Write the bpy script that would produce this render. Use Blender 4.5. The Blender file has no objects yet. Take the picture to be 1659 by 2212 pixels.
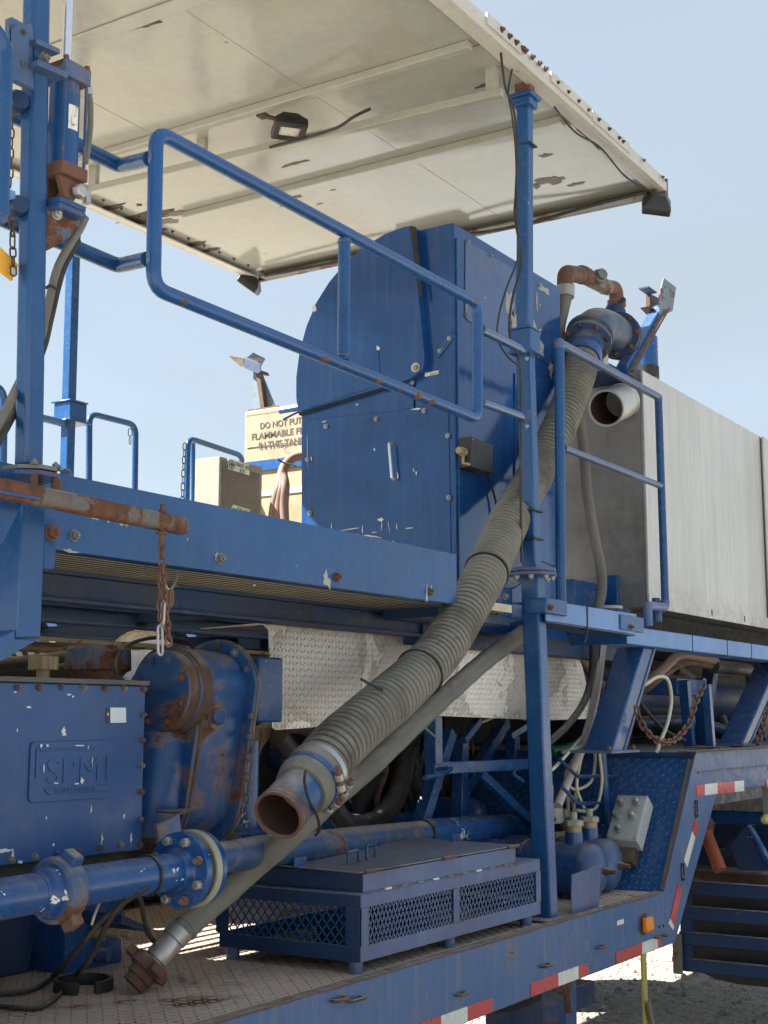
import bpy, bmesh, math, random
from mathutils import Vector as V, Matrix
random.seed(7)
sc = bpy.context.scene
rad = math.radians
# ---------------------------------------------------------------- camera
FL, CX, CY = 2949.0, 829.5, 1106.0
PT, TH = rad(8.56), rad(32.4)
CAM = V((0, 0, 1.6))
FW = V((math.cos(PT)*math.cos(TH), math.cos(PT)*math.sin(TH), math.sin(PT)))
RT = V((math.sin(TH), -math.cos(TH), 0))
UP = RT.cross(FW)
cd = bpy.data.cameras.new('camera'); cam = bpy.data.objects.new('camera', cd); sc.collection.objects.link(cam)
cd.sensor_fit = 'VERTICAL'; cd.sensor_height = 36; cd.sensor_width = 27; cd.lens = FL/2212*36; cd.clip_end = 6000; cd.clip_start = .05
M = Matrix((RT, UP, -FW)).transposed().to_4x4(); M.translation = CAM; cam.matrix_world = M
sc.camera = cam
# ---------------------------------------------------------------- sky, sun, exposure
SUN = V((-.40, .60, .69)).normalized()
w = bpy.data.worlds.new('World'); sc.world = w; w.use_nodes = True
nt = w.node_tree; bg = nt.nodes['Background']
sky = nt.nodes.new('ShaderNodeTexSky'); sky.sky_type = 'NISHITA'; sky.sun_disc = False
sky.sun_elevation = math.asin(SUN.z); sky.sun_rotation = math.atan2(SUN.x, SUN.y)
sky.air_density = 1.0; sky.dust_density = 1.2; sky.ozone_density = 1.0; sky.altitude = 300
# a thin even veil of high cloud over the clear sky
tcw = nt.nodes.new('ShaderNodeTexCoord'); nz = nt.nodes.new('ShaderNodeTexNoise'); nz.inputs['Scale'].default_value = 2.2; nz.inputs['Detail'].default_value = 5; nz.inputs['Distortion'].default_value = .4
mpw = nt.nodes.new('ShaderNodeMapping'); mpw.inputs['Scale'].default_value = (1, 1, 3.2); nt.links.new(tcw.outputs['Generated'], mpw.inputs[0]); nt.links.new(mpw.outputs[0], nz.inputs['Vector'])
mrw = nt.nodes.new('ShaderNodeMapRange'); mrw.inputs[1].default_value = .35; mrw.inputs[2].default_value = .7; mrw.inputs[3].default_value = .86; mrw.inputs[4].default_value = .96; nt.links.new(nz.outputs[0], mrw.inputs[0])
mxw = nt.nodes.new('ShaderNodeMix'); mxw.data_type = 'RGBA'; mxw.inputs[7].default_value = (1.20, 1.37, 1.52, 1); nt.links.new(mrw.outputs[0], mxw.inputs[0]); nt.links.new(sky.outputs[0], mxw.inputs[6])
nt.links.new(mxw.outputs[2], bg.inputs[0]); bg.inputs[1].default_value = .096
sd = bpy.data.lights.new('sun', 'SUN'); sd.energy = 4.1; sd.angle = rad(.5); sd.color = (1, .95, .87)
so = bpy.data.objects.new('sun', sd); sc.collection.objects.link(so); so.rotation_euler = SUN.to_track_quat('Z', 'Y').to_euler()
sc.view_settings.view_transform = 'Standard'; sc.view_settings.look = 'None'; sc.view_settings.gamma = 1
sc.view_settings.exposure = 2.3
sc.cycles.max_bounces = 8

# ---------------------------------------------------------------- placing helpers: a sight line met with a real plane
def P(px, py, X=None, Y=None, Z=None):
    r = FW + RT*((px-CX)/FL) + UP*((CY-py)/FL)
    if X is not None: t = (X-CAM.x)/r.x
    elif Y is not None: t = (Y-CAM.y)/r.y
    else: t = (Z-CAM.z)/r.z
    return CAM + r*t
ex, ey, ez = V((1, 0, 0)), V((0, 1, 0)), V((0, 0, 1))
# ---------------------------------------------------------------- materials
MATS = {}
class NT:
    def __init__(s, name):
        s.m = bpy.data.materials.new(name); s.m.use_nodes = True; s.t = s.m.node_tree
        s.b = s.t.nodes['Principled BSDF']
        g = s.t.nodes.new('ShaderNodeNewGeometry'); s.pos = g.outputs['Position']; s.g = g
    def N(s, ty, ins=None, **kw):
        n = s.t.nodes.new('ShaderNode'+ty)
        for k, v in kw.items(): setattr(n, k, v)
        for k, v in (ins or {}).items():
            if hasattr(v, 'links'): s.t.links.new(v, n.inputs[k])
            else: n.inputs[k].default_value = v
        return n
    def set(s, k, v):
        if hasattr(v, 'links'): s.t.links.new(v, s.b.inputs[k])
        else: s.b.inputs[k].default_value = v
    def sc(s, v):
        return s.N('VectorMath', {0: s.pos, 1: v}, operation='MULTIPLY').outputs[0]
    def noise(s, scale, detail=4, rough=.55, vec=None, dist=0):
        return s.N('TexNoise', {'Vector': vec or s.pos, 'Scale': scale, 'Detail': detail, 'Roughness': rough, 'Distortion': dist}).outputs[0]
    def mr(s, v, a, b, c=0., d=1.):
        return s.N('MapRange', {0: v, 1: a, 2: b, 3: c, 4: d}).outputs[0]
    def math(s, op, a, b=0.):
        return s.N('Math', {0: a, 1: b}, operation=op).outputs[0]
    def mix(s, f, a, b):
        n = s.N('Mix', data_type='RGBA'); 
        for i, v in ((0, f), (6, a), (7, b)):
            if hasattr(v, 'links'): s.t.links.new(v, n.inputs[i])
            else: n.inputs[i].default_value = v if i == 0 else (*v[:3], 1)
        return n.outputs[2]
    def bump(s, h, strength=.2, dist=.01):
        b = s.N('Bump', {'Height': h, 'Strength': strength, 'Distance': dist}); s.set('Normal', b.outputs[0]); return b
def sh(c, k): return tuple(min(1, v*k) for v in c)
RUST1, RUST2 = (.065, .030, .021), (.19, .080, .043)
def paint(name, col, rough=.42, metal=0., var=.22, rust=0., chip=0., dirt=.3, streak=.12, bump=.12, chipc=(.7, .72, .74), fade=None, rscale=7., dents=0., spec=.5, dirtc=(.16, .13, .1), edge=0., spots=None, spotc=None):
    s = NT(name)
    n1 = s.noise(2.3, 5, .6); n2 = s.noise(26, 5, .65)
    base = s.mix(s.mr(n1, .3, .7), sh(col, 1-var), fade or sh(col, 1+var))
    base = s.mix(s.mr(n2, .35, .75, 0, .35), base, sh(col, 1.3))
    if streak:
        st = s.noise(1, 5, .7, s.sc((38, 38, 1.6)))
        base = s.mix(s.mr(st, .5, .8, 0, streak), base, sh(dirtc, 1.9))
    if dirt:
        d1 = s.noise(5.5, 7, .72)
        base = s.mix(s.mr(d1, .48, .78, 0, dirt), base, dirtc)
        up = s.N('SeparateXYZ', {0: s.g.outputs['Normal']}).outputs[2]   # dust settles on upward faces
        dm = s.math('MULTIPLY', s.mr(up, .5, .95), s.mr(n2, .3, .65, .35*dirt, 1.6*dirt))
        base = s.mix(dm, base, (.42, .37, .31))
    rgh = s.mr(n2, .3, .7, rough*.8, min(1, rough*1.35)); met = None
    hgt = s.math('MULTIPLY', n2, .25)
    if chip:
        c1 = s.noise(34, 3, .5, None, 1.2); c2 = s.noise(4.2, 3, .6)
        cm = s.mr(s.math('ADD', c1, s.math('MULTIPLY', c2, .9)), 1.36-.16*chip, 1.372-.16*chip)
        base = s.mix(cm, base, chipc); hgt = s.math('SUBTRACT', hgt, s.math('MULTIPLY', cm, .5))
    if rust or edge:
        r1 = s.noise(rscale, 9, .68, None, .6)
        k = r1
        if edge:
            bv = s.N('Bevel', {'Radius': .012}, samples=3).outputs[0]
            dt = s.N('VectorMath', {0: bv, 1: s.g.outputs['Normal']}, operation='DOT_PRODUCT').outputs['Value']
            k = s.math('ADD', r1, s.mr(dt, .995, .8, 0, edge))
        th = .80-.38*rust
        rm = s.mr(k, th, th+.035)
        rc = s.mix(s.mr(s.noise(40, 6, .7), .35, .68), RUST1, RUST2)
        halo = s.mr(k, th-.07, th, 0, .55)
        base = s.mix(halo, base, (.22, .16, .11))
        base = s.mix(rm, base, rc)
        rgh = s.math('MAXIMUM', rgh, s.mr(rm, 0, 1, 0, .85))
        hgt = s.math('SUBTRACT', hgt, s.math('MULTIPLY', rm, s.math('ADD', .3, s.math('MULTIPLY', n2, .7))))
    if spots:
        nz_ = s.math('MULTIPLY', s.noise(45, 4, .6), .05); sm = None
        for p_, r_ in spots:
            d_ = s.N('VectorMath', {0: s.pos, 1: tuple(p_)}, operation='DISTANCE').outputs['Value']; q_ = s.mr(s.math('ADD', d_, nz_), r_+.027, r_+.022)
            sm = q_ if sm is None else s.math('MAXIMUM', sm, q_)
        base = s.mix(sm, base, spotc or s.mix(s.mr(s.noise(60, 4, .6), .35, .65), (.07, .035, .025), (.22, .11, .06))); rgh = s.math('MAXIMUM', rgh, s.math('MULTIPLY', sm, .8)); hgt = s.math('SUBTRACT', hgt, s.math('MULTIPLY', sm, .6))
    if dents:
        hgt = s.math('ADD', hgt, s.math('MULTIPLY', s.noise(3.2, 2, .4), dents))
    s.set('Base Color', base); s.set('Roughness', rgh); s.set('Metallic', metal); s.set('Specular IOR Level', spec)
    if bump: s.bump(hgt, bump, .02)
    MATS[name] = s.m; return s.m
BL = (.011, .073, .215)
blue = paint('blue_paint', BL, .34, rust=.15, chip=.2, dirt=.15, fade=(.025, .10, .26), edge=.10)
blue_house = paint('blue_enamel', (.006, .058, .215), .09, rust=0, chip=.1, dirt=.05, streak=.14, bump=.10, dents=2.6, var=.3, fade=(.014, .086, .28))
blue_pipe = paint('blue_pipe_paint', (.008, .066, .225), .24, rust=.34, edge=.08, chip=.9, dirt=.2, rscale=11)
blue_rail = paint('blue_rail_paint', (.010, .072, .22), .24, rust=.16, chip=.25, dirt=.1, rscale=5, streak=.06, bump=.05)
worn_rail = paint('handworn_rail_paint', (.05, .105, .235), .3, rust=.36, chip=.4, dirt=.3, rscale=14, fade=(.09, .155, .30), bump=.08)
blue_dark = paint('blue_grimy', (.007, .036, .115), .5, rust=.3, chip=.2, dirt=.8, dirtc=(.05, .045, .04))
blue_fade = paint('blue_faded_violet', (.082, .115, .245), .5, rust=.24, chip=.12, dirt=.3, streak=.25, fade=(.07, .15, .33), edge=.16)
blue_side = paint('blue_side_rail_paint', (.028, .122, .32), .46, rust=.40, chip=.1, dirt=.25, streak=.55, fade=(.085, .135, .27), edge=.24, dirtc=(.12, .115, .12))
blue_light = paint('blue_chalky', (.12, .26, .56), .5, rust=.10, chip=.15, dirt=.2, streak=.08, fade=(.17, .33, .66))
blue_rusty = paint('blue_half_rusted', (.015, .07, .2), .45, rust=.56, chip=.5, dirt=.8, rscale=9, dirtc=(.08, .06, .045))
blue_gear = paint('blue_gear_paint', (.009, .072, .235), .36, rust=.56, chip=.3, dirt=.45, rscale=5.5, dirtc=(.09, .07, .05), edge=.12)
blue_cover = paint('blue_cover_paint', (.015, .070, .225), .40, rust=.05, chip=.3, dirt=.12, streak=.06, dirtc=(.1, .09, .08))
rust = paint('rusted_steel', (.13, .062, .045), .85, rust=.5, chip=0, dirt=.5, var=.5, rscale=16, bump=.35)
rust_dark = paint('dark_rust', (.07, .04, .03), .8, rust=.5, dirt=.6, var=.3, bump=.3)
rust_grey = paint('rusted_galvanised', (.16, .165, .15), .6, rust=.72, chip=.1, dirt=.6, rscale=8, bump=.3)
cream = paint('cream_underside', (.345, .358, .325), .10, var=.05, chip=.35, dirt=.25, streak=0, bump=.10, dents=2.2, chipc=(.17, .15, .12), dirtc=(.3, .27, .2))
white = paint('white_paint', (.50, .50, .46), .4, var=.06, rust=.32, chip=.2, dirt=.3, chipc=(.2, .18, .15), dirtc=(.4, .38, .3), rscale=14)
def alummat():
    s = NT('tank_aluminium'); a = s.noise(1, 6, .75, s.sc((16, 16, .55))); b = s.noise(1, 6, .75, s.sc((60, 60, 2.2))); c2 = s.noise(1.3, 5, .6); n2 = s.noise(60, 4, .6)
    c = s.mix(s.mr(c2, .35, .65), (.47, .475, .475), (.58, .585, .57)); c = s.mix(s.mr(a, .42, .72, 0, .7), c, (.66, .66, .63)); c = s.mix(s.mr(b, .48, .75, 0, .6), c, (.36, .35, .325))
    z_ = s.N('SeparateXYZ', {0: s.pos}).outputs[2]; low = s.math('MULTIPLY', s.mr(z_, 2.22, 2.10), s.mr(s.noise(14, 6, .75), .42, .62)); c = s.mix(s.math('MULTIPLY', low, .6), c, (.34, .30, .24))
    c = s.mix(s.mr(n2, .62, .8, 0, .5), c, (.3, .29, .27)); s.set('Base Color', c); s.set('Roughness', s.mr(b, .3, .7, .32, .55)); s.set('Metallic', .3); s.bump(s.math('ADD', s.math('MULTIPLY', c2, 2.), s.math('MULTIPLY', n2, .2)), .10, .02); return s.m
alum = alummat()
alum_dark = paint('dirty_shaded_aluminium', (.26, .26, .26), .42, metal=.5, var=.25, dirt=.5, streak=.4, bump=.06, dirtc=(.09, .085, .08))  # dirty metal, with the end wall's shade put into the darker grey
def treadmat():
    s = NT('tread_aluminium'); a = s.noise(3.1, 7, .62, None, .7); b = s.noise(1, 5, .7, s.sc((30, 30, 3))); n2 = s.noise(40, 4, .6)
    c = s.mix(s.mr(n2, .3, .7), (.54, .54, .52), (.64, .64, .62))
    c = s.mix(s.math('MULTIPLY', s.mr(a, .515, .55), .62), c, (.33, .32, .30)); ring = s.math('MULTIPLY', s.mr(a, .50, .517), s.mr(a, .555, .53)); c = s.mix(s.math('MULTIPLY', ring, .6), c, (.20, .165, .13))
    c = s.mix(s.mr(b, .52, .8, 0, .5), c, (.42, .38, .32)); s.set('Base Color', c); s.set('Roughness', .34); s.set('Metallic', .65); s.bump(n2, .08, .01); MATS['tread'] = s.m; return s.m
tread = treadmat()
galv = paint('galvanised', (.42, .43, .43), .45, metal=.7, dirt=.5, rust=.1)
steelbolt = paint('weathered_bolt', (.20, .21, .22), .5, metal=.5, rust=.45, dirt=.5, rscale=30)
brass = paint('dull_brass', (.36, .30, .18), .55, metal=.4, rust=.3, dirt=.6, rscale=20)
deckm = paint('deck_rusty_plate', (.66, .50, .385), .75, rust=.50, chip=.45, dirt=.2, var=.22, streak=0, fade=(.74, .61, .50), rscale=3.3, dirtc=(.33, .22, .16), chipc=(.12, .2, .36))
grating_m = paint('grating_steel', (.60, .54, .40), .6, dirt=.3, rust=.1)
grating_d = paint('grating_edge_shade', (.05, .045, .038), .8, dirt=.5)  # painted shade for the undersides of the grating bars
lugm = paint('worn_deck_lugs', (.42, .275, .19), .6, rust=.5, dirt=.3, streak=0, chip=.5, chipc=(.4, .37, .33), var=.3)
bore_dark = paint('rust_and_bore_shade', (.045, .022, .016), .9, rust=.2, dirt=0, var=.4, streak=0)  # rust brown with the darkness of the bores put into the colour
dark = paint('black_grime_and_shade', (.02, .02, .021), .7, dirt=.6, var=.4, dirtc=(.045, .038, .03))  # grime, and also the shade painted into the hood gap and hose end
def hosemat():
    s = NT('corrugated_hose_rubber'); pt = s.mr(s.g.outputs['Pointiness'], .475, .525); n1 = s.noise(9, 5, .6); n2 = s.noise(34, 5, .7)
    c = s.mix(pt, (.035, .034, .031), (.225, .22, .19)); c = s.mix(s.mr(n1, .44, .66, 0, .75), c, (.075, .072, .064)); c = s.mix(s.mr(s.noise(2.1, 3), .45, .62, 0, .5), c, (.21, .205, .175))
    bl = s.math('MULTIPLY', s.mr(s.noise(1, 5, .7, s.sc((30, 30, 60))), .5, .7, 0, .6), s.mr(s.noise(4, 3), .45, .6)); c = s.mix(bl, c, (.05, .048, .042))
    s.set('Base Color', c); s.set('Roughness', .75); s.set('Specular IOR Level', .3); s.bump(n2, .3, .01); MATS['hose'] = s.m; return s.m
hose_m = hosemat()
hose2_m = paint('grey_fabric_hose', (.16, .16, .15), .7, var=.2, dirt=.5, streak=.1, bump=.25, dirtc=(.09, .085, .075), spec=.3, fade=(.20, .20, .18))
rubber = paint('black_rubber', (.022, .022, .023), .55, var=.4, dirt=.35, dirtc=(.12, .11, .1), streak=0)
rubberp = paint('pinkish_hose_rubber', (.20, .13, .11), .6, var=.25, dirt=.5, dirtc=(.1, .08, .07), streak=0)
creamh = paint('cream_rubber_hose', (.62, .60, .47), .5, var=.12, dirt=.2, dirtc=(.25, .22, .15), streak=0)
lilac = paint('lilac_grey_hose', (.56, .50, .50), .5, var=.1, dirt=.15, streak=0)
plastic = paint('black_plastic', (.018, .019, .021), .4, var=.2, dirt=.08, dirtc=(.12, .12, .12), streak=0)
greybox = paint('grey_box_paint', (.40, .44, .44), .45, var=.06, dirt=.35, streak=.2, chip=.1, dirtc=(.3, .3, .26))
beige = paint('beige_box_paint', (.26, .25, .215), .5, var=.06, dirt=.3, dirtc=(.2, .18, .15))
door_shade = paint('shaded_box_door', (.12, .11, .10), .28, var=.35, dirt=.4, dirtc=(.1, .08, .07))  # door brown, with the shade on that side put into the colour
creamtank = paint('cream_tank_paint', (.30, .26, .17), .5, var=.15, rust=.42, dirt=.7, streak=.6, dirtc=(.17, .12, .06), rscale=12)
yellow = paint('yellow_paint', (.60, .52, .16), .5, var=.12, rust=.3, dirt=.4, chip=.3, chipc=(.2, .15, .1))
orange = paint('orange_yellow_paint', (.80, .42, .03), .4, var=.08, dirt=.15, rust=.1)
amber = paint('amber_lens', (.85, .25, .02), .15, var=.1, dirt=.1, streak=0, bump=.02)
lens = paint('ribbed_glass', (.75, .74, .70), .15, var=.1, dirt=.2, streak=0)
tapered = paint('reflective_red', (.48, .055, .06), .3, var=.12, dirt=.25, streak=.2, chip=.1, chipc=(.2, .08, .08))
tapewhite = paint('reflective_white', (.66, .68, .66), .3, var=.06, dirt=.25, chip=.2, chipc=(.3, .3, .28), streak=.2)
labelm = paint('label_white', (.68, .70, .66), .4, var=.05, dirt=.25, streak=0)
silver = paint('silver_sticker', (.55, .66, .74), .3, var=.15, dirt=.1, streak=0, metal=.3)
ink = paint('dark_ink', (.06, .05, .045), .6, var=.2, dirt=0, streak=0, bump=0)
green = paint('green_ink', (.02, .13, .07), .5, var=.1, dirt=0, streak=0, bump=0)
chrome = paint('rod_steel', (.75, .76, .78), .22, metal=.85, dirt=.1, var=.05)
# ground
def ground_mat():
    s = NT('gravel'); v = s.N('TexVoronoi', {'Vector': s.pos, 'Scale': 38.}); v2 = s.N('TexVoronoi', {'Vector': s.pos, 'Scale': 90.})
    a = s.noise(.5, 6, .6); b = s.noise(9, 6, .7)
    c = s.mix(s.mr(a, .3, .7), (.45, .385, .30), (.55, .475, .38)); c = s.mix(s.mr(b, .35, .7, 0, .6), c, (.27, .235, .19))
    c = s.mix(.35, c, s.mix(s.N('SeparateColor', {0: v.outputs['Color']}).outputs[0], (.24, .22, .19), (.70, .63, .53)))
    s.set('Base Color', c); s.set('Roughness', .95)
    h = s.math('ADD', s.math('MULTIPLY', v.outputs['Distance'], 1.), s.math('MULTIPLY', v2.outputs['Distance'], .5))
    s.bump(h, .8, .03); return s.m
gravel = ground_mat()
def stone_mat():
    s = NT('stone_chip'); i = s.N('ObjectInfo')
    c = s.mix(s.mr(s.noise(14, 3), .3, .7), (.20, .18, .155), (.52, .47, .40)); s.set('Base Color', c); s.set('Roughness', .9); return s.m
stone = stone_mat()

# ---------------------------------------------------------------- mesh building
WL = {}
def link(o): sc.collection.objects.link(o); return o
def thing(name, label, cat, loc=(0, 0, 0), group=None, kind=None):
    o = link(bpy.data.objects.new(name, None)); o.location = loc; o.empty_display_size = .1; WL[o] = V(loc)
    o['label'] = label
    if cat: o['category'] = cat
    if group: o['group'] = group
    if kind: o['kind'] = kind
    return o
def tag(o, label, cat, group=None):
    o['label'] = label; o['category'] = cat
    if group: o['group'] = group
    return o
class MB:
    def __init__(s): s.v = []; s.f = []
    def add(s, vs, fs):
        n = len(s.v); s.v += [V(p) for p in vs]; s.f += [tuple(i+n for i in f) for f in fs]; return s
    def box(s, x0, x1, y0, y1, z0, z1):
        x0, x1 = sorted((x0, x1)); y0, y1 = sorted((y0, y1)); z0, z1 = sorted((z0, z1))
        return s.add([(x, y, z) for x in (x0, x1) for y in (y0, y1) for z in (z0, z1)],
                     [(0, 1, 3, 2), (4, 6, 7, 5), (0, 4, 5, 1), (2, 3, 7, 6), (0, 2, 6, 4), (1, 5, 7, 3)])
    def obox(s, c, a, b, cc):   # centre and three half-extent vectors
        c = V(c); pts = [c + a*i + b*j + cc*k for i in (-1, 1) for j in (-1, 1) for k in (-1, 1)]
        fs = [(0, 1, 3, 2), (4, 6, 7, 5), (0, 4, 5, 1), (2, 3, 7, 6), (0, 2, 6, 4), (1, 5, 7, 3)]
        if a.cross(b).dot(cc) < 0: fs = [f[::-1] for f in fs]
        return s.add(pts, fs)
    def beam(s, p, q, wd, ht, side=None):
        p, q = V(p), V(q); d = (q-p); L = d.length; d.normalize()
        sd = (side or (ez if abs(d.z) < .9 else ex)).copy(); u = d.cross(sd).normalized(); v2 = u.cross(d).normalized()
        return s.obox((p+q)/2, d*L/2, u*wd/2, v2*ht/2)
    def prism(s, pts, off):     # planar polygon swept by a vector
        pts = [V(p) for p in pts]; off = V(off); n = len(pts)
        nr = V((0, 0, 0))
        for i in range(n): nr += pts[i].cross(pts[(i+1) % n])
        if nr.dot(off) > 0: pts = pts[::-1]
        fs = [tuple(range(n)), tuple(range(2*n-1, n-1, -1))] + [(i, i+n, (i+1) % n+n, (i+1) % n)[::1] for i in range(n)]
        return s.add(pts + [p+off for p in pts], fs)
    def tube(s, pts, r, seg=12, fil=0., cap=True, fs=5):
        pts = [V(p) for p in pts]
        if fil and len(pts) > 2:
            out = [pts[0]]
            for i in range(1, len(pts)-1):
                a, b, c = pts[i-1], pts[i], pts[i+1]; d1 = (a-b); d2 = (c-b); k = min(fil, d1.length*.45, d2.length*.45)
                p1 = b+d1.normalized()*k; p2 = b+d2.normalized()*k
                for j in range(fs+1):
                    t = j/fs; out.append(p1*(1-t)**2 + b*2*t*(1-t) + p2*t*t)
            out.append(pts[-1]); pts = out
        n = len(pts); rs = r if isinstance(r, (list, tuple)) else [r]*n
        if len(rs) != n: rs = [rs[0]+(rs[-1]-rs[0])*i/(n-1) for i in range(n)]
        t0 = (pts[1]-pts[0]).normalized(); u = t0.orthogonal().normalized(); vs = []
        for i in range(n):
            t = ((pts[min(i+1, n-1)]-pts[i]).normalized() + (pts[i]-pts[max(i-1, 0)]).normalized())
            t = t.normalized() if t.length > 1e-6 else t0
            u = (u - t*u.dot(t)).normalized(); v2 = t.cross(u)
            for k in range(seg):
                a = 2*math.pi*k/seg; vs.append(pts[i] + (u*math.cos(a)+v2*math.sin(a))*rs[i])
        fc = [(i*seg+k, i*seg+(k+1) % seg, (i+1)*seg+(k+1) % seg, (i+1)*seg+k) for i in range(n-1) for k in range(seg)]
        if cap: fc += [tuple(range(seg-1, -1, -1)), tuple((n-1)*seg+k for k in range(seg))]
        return s.add(vs, fc)
    def lathe(s, org, ax, prof, seg=24, close=False):   # profile of (distance along axis, radius)
        org = V(org); ax = V(ax).normalized(); u = ax.orthogonal().normalized(); v2 = ax.cross(u)
        vs = [org+ax*t+(u*math.cos(2*math.pi*k/seg)+v2*math.sin(2*math.pi*k/seg))*max(r, 1e-4) for t, r in prof for k in range(seg)]
        n = len(prof); fc = [(i*seg+k, i*seg+(k+1) % seg, (i+1)*seg+(k+1) % seg, (i+1)*seg+k) for i in range(n-1) for k in range(seg)]
        if close: fc += [((n-1)*seg+k, (n-1)*seg+(k+1) % seg, (k+1) % seg, k) for k in range(seg)]
        else: fc += [tuple(range(seg-1, -1, -1)), tuple((n-1)*seg+k for k in range(seg))]
        return s.add(vs, fc)
    def build(s, name, mat, parent=None, bevel=0., label=None, kind=None, smooth=38, recalc=False):
        wl = WL[parent] if parent is not None else V((0, 0, 0))
        if parent is None:
            org = V((sum(p.x for p in s.v)/len(s.v), sum(p.y for p in s.v)/len(s.v), min(p.z for p in s.v)))
        else: org = wl
        me = bpy.data.meshes.new(name); me.from_pydata([tuple(p-org) for p in s.v], [], s.f)
        if recalc:
            b = bmesh.new(); b.from_mesh(me); bmesh.ops.recalc_face_normals(b, faces=b.faces); b.to_mesh(me); b.free()
        me.update()
        me.materials.append(mat); o = link(bpy.data.objects.new(name, me)); WL[o] = org
        if parent is not None: o.parent = parent; o.location = (0, 0, 0)
        else: o.location = org
        if smooth:
            me.polygons.foreach_set('use_smooth', [True]*len(me.polygons)); me.set_sharp_from_angle(angle=rad(smooth))
        if bevel:
            m = o.modifiers.new('bevel', 'BEVEL'); m.width = bevel; m.segments = 2; m.limit_method = 'ANGLE'; m.angle_limit = rad(50); m.harden_normals = False
        if label: o['label'] = label
        if kind: o['kind'] = kind
        return o
def inst(name, me, mw, parent):
    o = link(bpy.data.objects.new(name, me)); o.parent = parent
    o.matrix_local = Matrix.Translation(-WL[parent]) @ mw; WL[o] = mw.translation.copy(); return o
def raw(mb, name, mat, smooth=38):
    me = bpy.data.meshes.new(name); me.from_pydata([tuple(p) for p in mb.v], [], mb.f); me.materials.append(mat); me.update()
    me.polygons.foreach_set('use_smooth', [True]*len(me.polygons)); me.set_sharp_from_angle(angle=rad(smooth)); return me
def frame(p, z, x=None):
    z = V(z).normalized(); x = V(x) if x is not None else z.orthogonal(); x = (x - z*x.dot(z)).normalized(); y = z.cross(x)
    m = Matrix((x, y, z)).transposed().to_4x4(); m.translation = V(p); return m
BM = {}
grimy_valve = paint('grimy_valve_paint', (.035, .065, .13), .45, rust=.45, chip=.4, dirt=.8, fade=(.06, .105, .19), rscale=9, dirtc=(.14, .12, .1), bump=.25)
def boltmesh(r, mat):
    k = (round(r, 4), mat.name)
    if k not in BM:
        mb = MB(); mb.lathe((0, 0, -.001), ez, [(0, r*1.35), (r*.25, r*1.35), (r*.25, r*1.3)], 14); 
        mb.lathe((0, 0, r*.24), ez, [(0, r), (r*.75, r), (r*.9, r*.8)], 6); mb.lathe((0, 0, r*1.1), ez, [(0, r*.5), (r*.5, r*.48)], 10)
        BM[k] = raw(mb, 'bolt', mat)
    return BM[k]
def bolt(p, n, r, parent, mat=None, name='bolt'): return inst(name, boltmesh(r, mat or steelbolt), frame(p, n), parent)
def linkmesh(L, W, r, mat):
    k = ('l', L, W, r, mat.name)
    if k not in BM:
        pts = []; h = L/2-W/2
        for i in range(7): a = math.pi*i/6; pts.append(V((W/2*math.cos(a), 0, h+W/2*math.sin(a))))
        for i in range(7): a = math.pi+math.pi*i/6; pts.append(V((W/2*math.cos(a), 0, -h+W/2*math.sin(a))))
        mb = MB(); n = len(pts); vs = []
        for i, p in enumerate(pts):
            t = (pts[(i+1) % n]-pts[i-1]).normalized(); u = ey; v2 = t.cross(u)
            vs += [p+(u*math.cos(2*math.pi*j/6)+v2*math.sin(2*math.pi*j/6))*r for j in range(6)]
        mb.add(vs, [(i*6+j, i*6+(j+1) % 6, ((i+1) % n)*6+(j+1) % 6, ((i+1) % n)*6+j) for i in range(n) for j in range(6)])
        BM[k] = raw(mb, 'chain_link', mat)
    return BM[k]
def chain(pts, L, W, r, mat, parent, every=False):
    pts = [V(p) for p in pts]; seg = [(b-a).length for a, b in zip(pts, pts[1:])]; tot = sum(seg); step = L-2.2*r; n = max(1, int(tot/step)); k = 0
    for i in range(n+1):
        d = (i)*tot/n; j = 0
        while j < len(seg)-1 and d > seg[j]: d -= seg[j]; j += 1
        t = (pts[j+1]-pts[j]).normalized(); p = pts[j]+t*d
        side = t.cross(V((.3, .9, .1))).normalized()
        if k % 2: side = t.cross(side)
        side = (side + V((random.uniform(-.25, .25),)*3)*.5).normalized()
        inst('chain_link', linkmesh(L, W, r, mat), frame(p, t, side), parent); k += 1
def text(s, size, mat, mw, parent, name='lettering', ext=.001, width=None):
    cu = bpy.data.curves.new(name, 'FONT'); cu.body = s; cu.size = size; cu.extrude = ext; cu.resolution_u = 3; cu.offset = size*.018 if name == 'sign_lettering' else 0
    o = link(bpy.data.objects.new(name, cu)); dg = bpy.context.evaluated_depsgraph_get(); me = bpy.data.meshes.new_from_object(o.evaluated_get(dg))
    bpy.data.objects.remove(o); me.materials.clear(); me.materials.append(mat)
    if width:
        wx = max(v.co.x for v in me.vertices); 
        for v in me.vertices: v.co.x *= width/wx
    return inst(name, me, mw, parent)
def lugs(parent, org, a, b, na, nb, nrm, mat, size=.013, wd=.0035, h=.0018, name='tread_lug', inside=None, jit=0.):
    a, b, nrm = V(a), V(b), V(nrm).normalized(); mb = MB(); ua, ub = a.normalized(), b.normalized()
    for i in range(na):
        for j in range(nb):
            p = V(org)+a*(i+.5)+b*(j+.5)
            if inside and not inside(p): continue
            d = (ua+ub if (i+j) % 2 else ua-ub).normalized()*size; e = d.cross(nrm).normalized()*wd
            mb.add([p-d, p-d*.3-e, p+d*.3-e, p+d, p+d*.3+e, p-d*.3+e, p-d*.3+nrm*h, p+d*.3+nrm*h],
                   [(0, 1, 6), (1, 2, 7, 6), (2, 3, 7), (3, 4, 7), (4, 5, 6, 7), (5, 0, 6)])
    return mb.build(name, mat, parent, kind='stuff', smooth=0)
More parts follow.
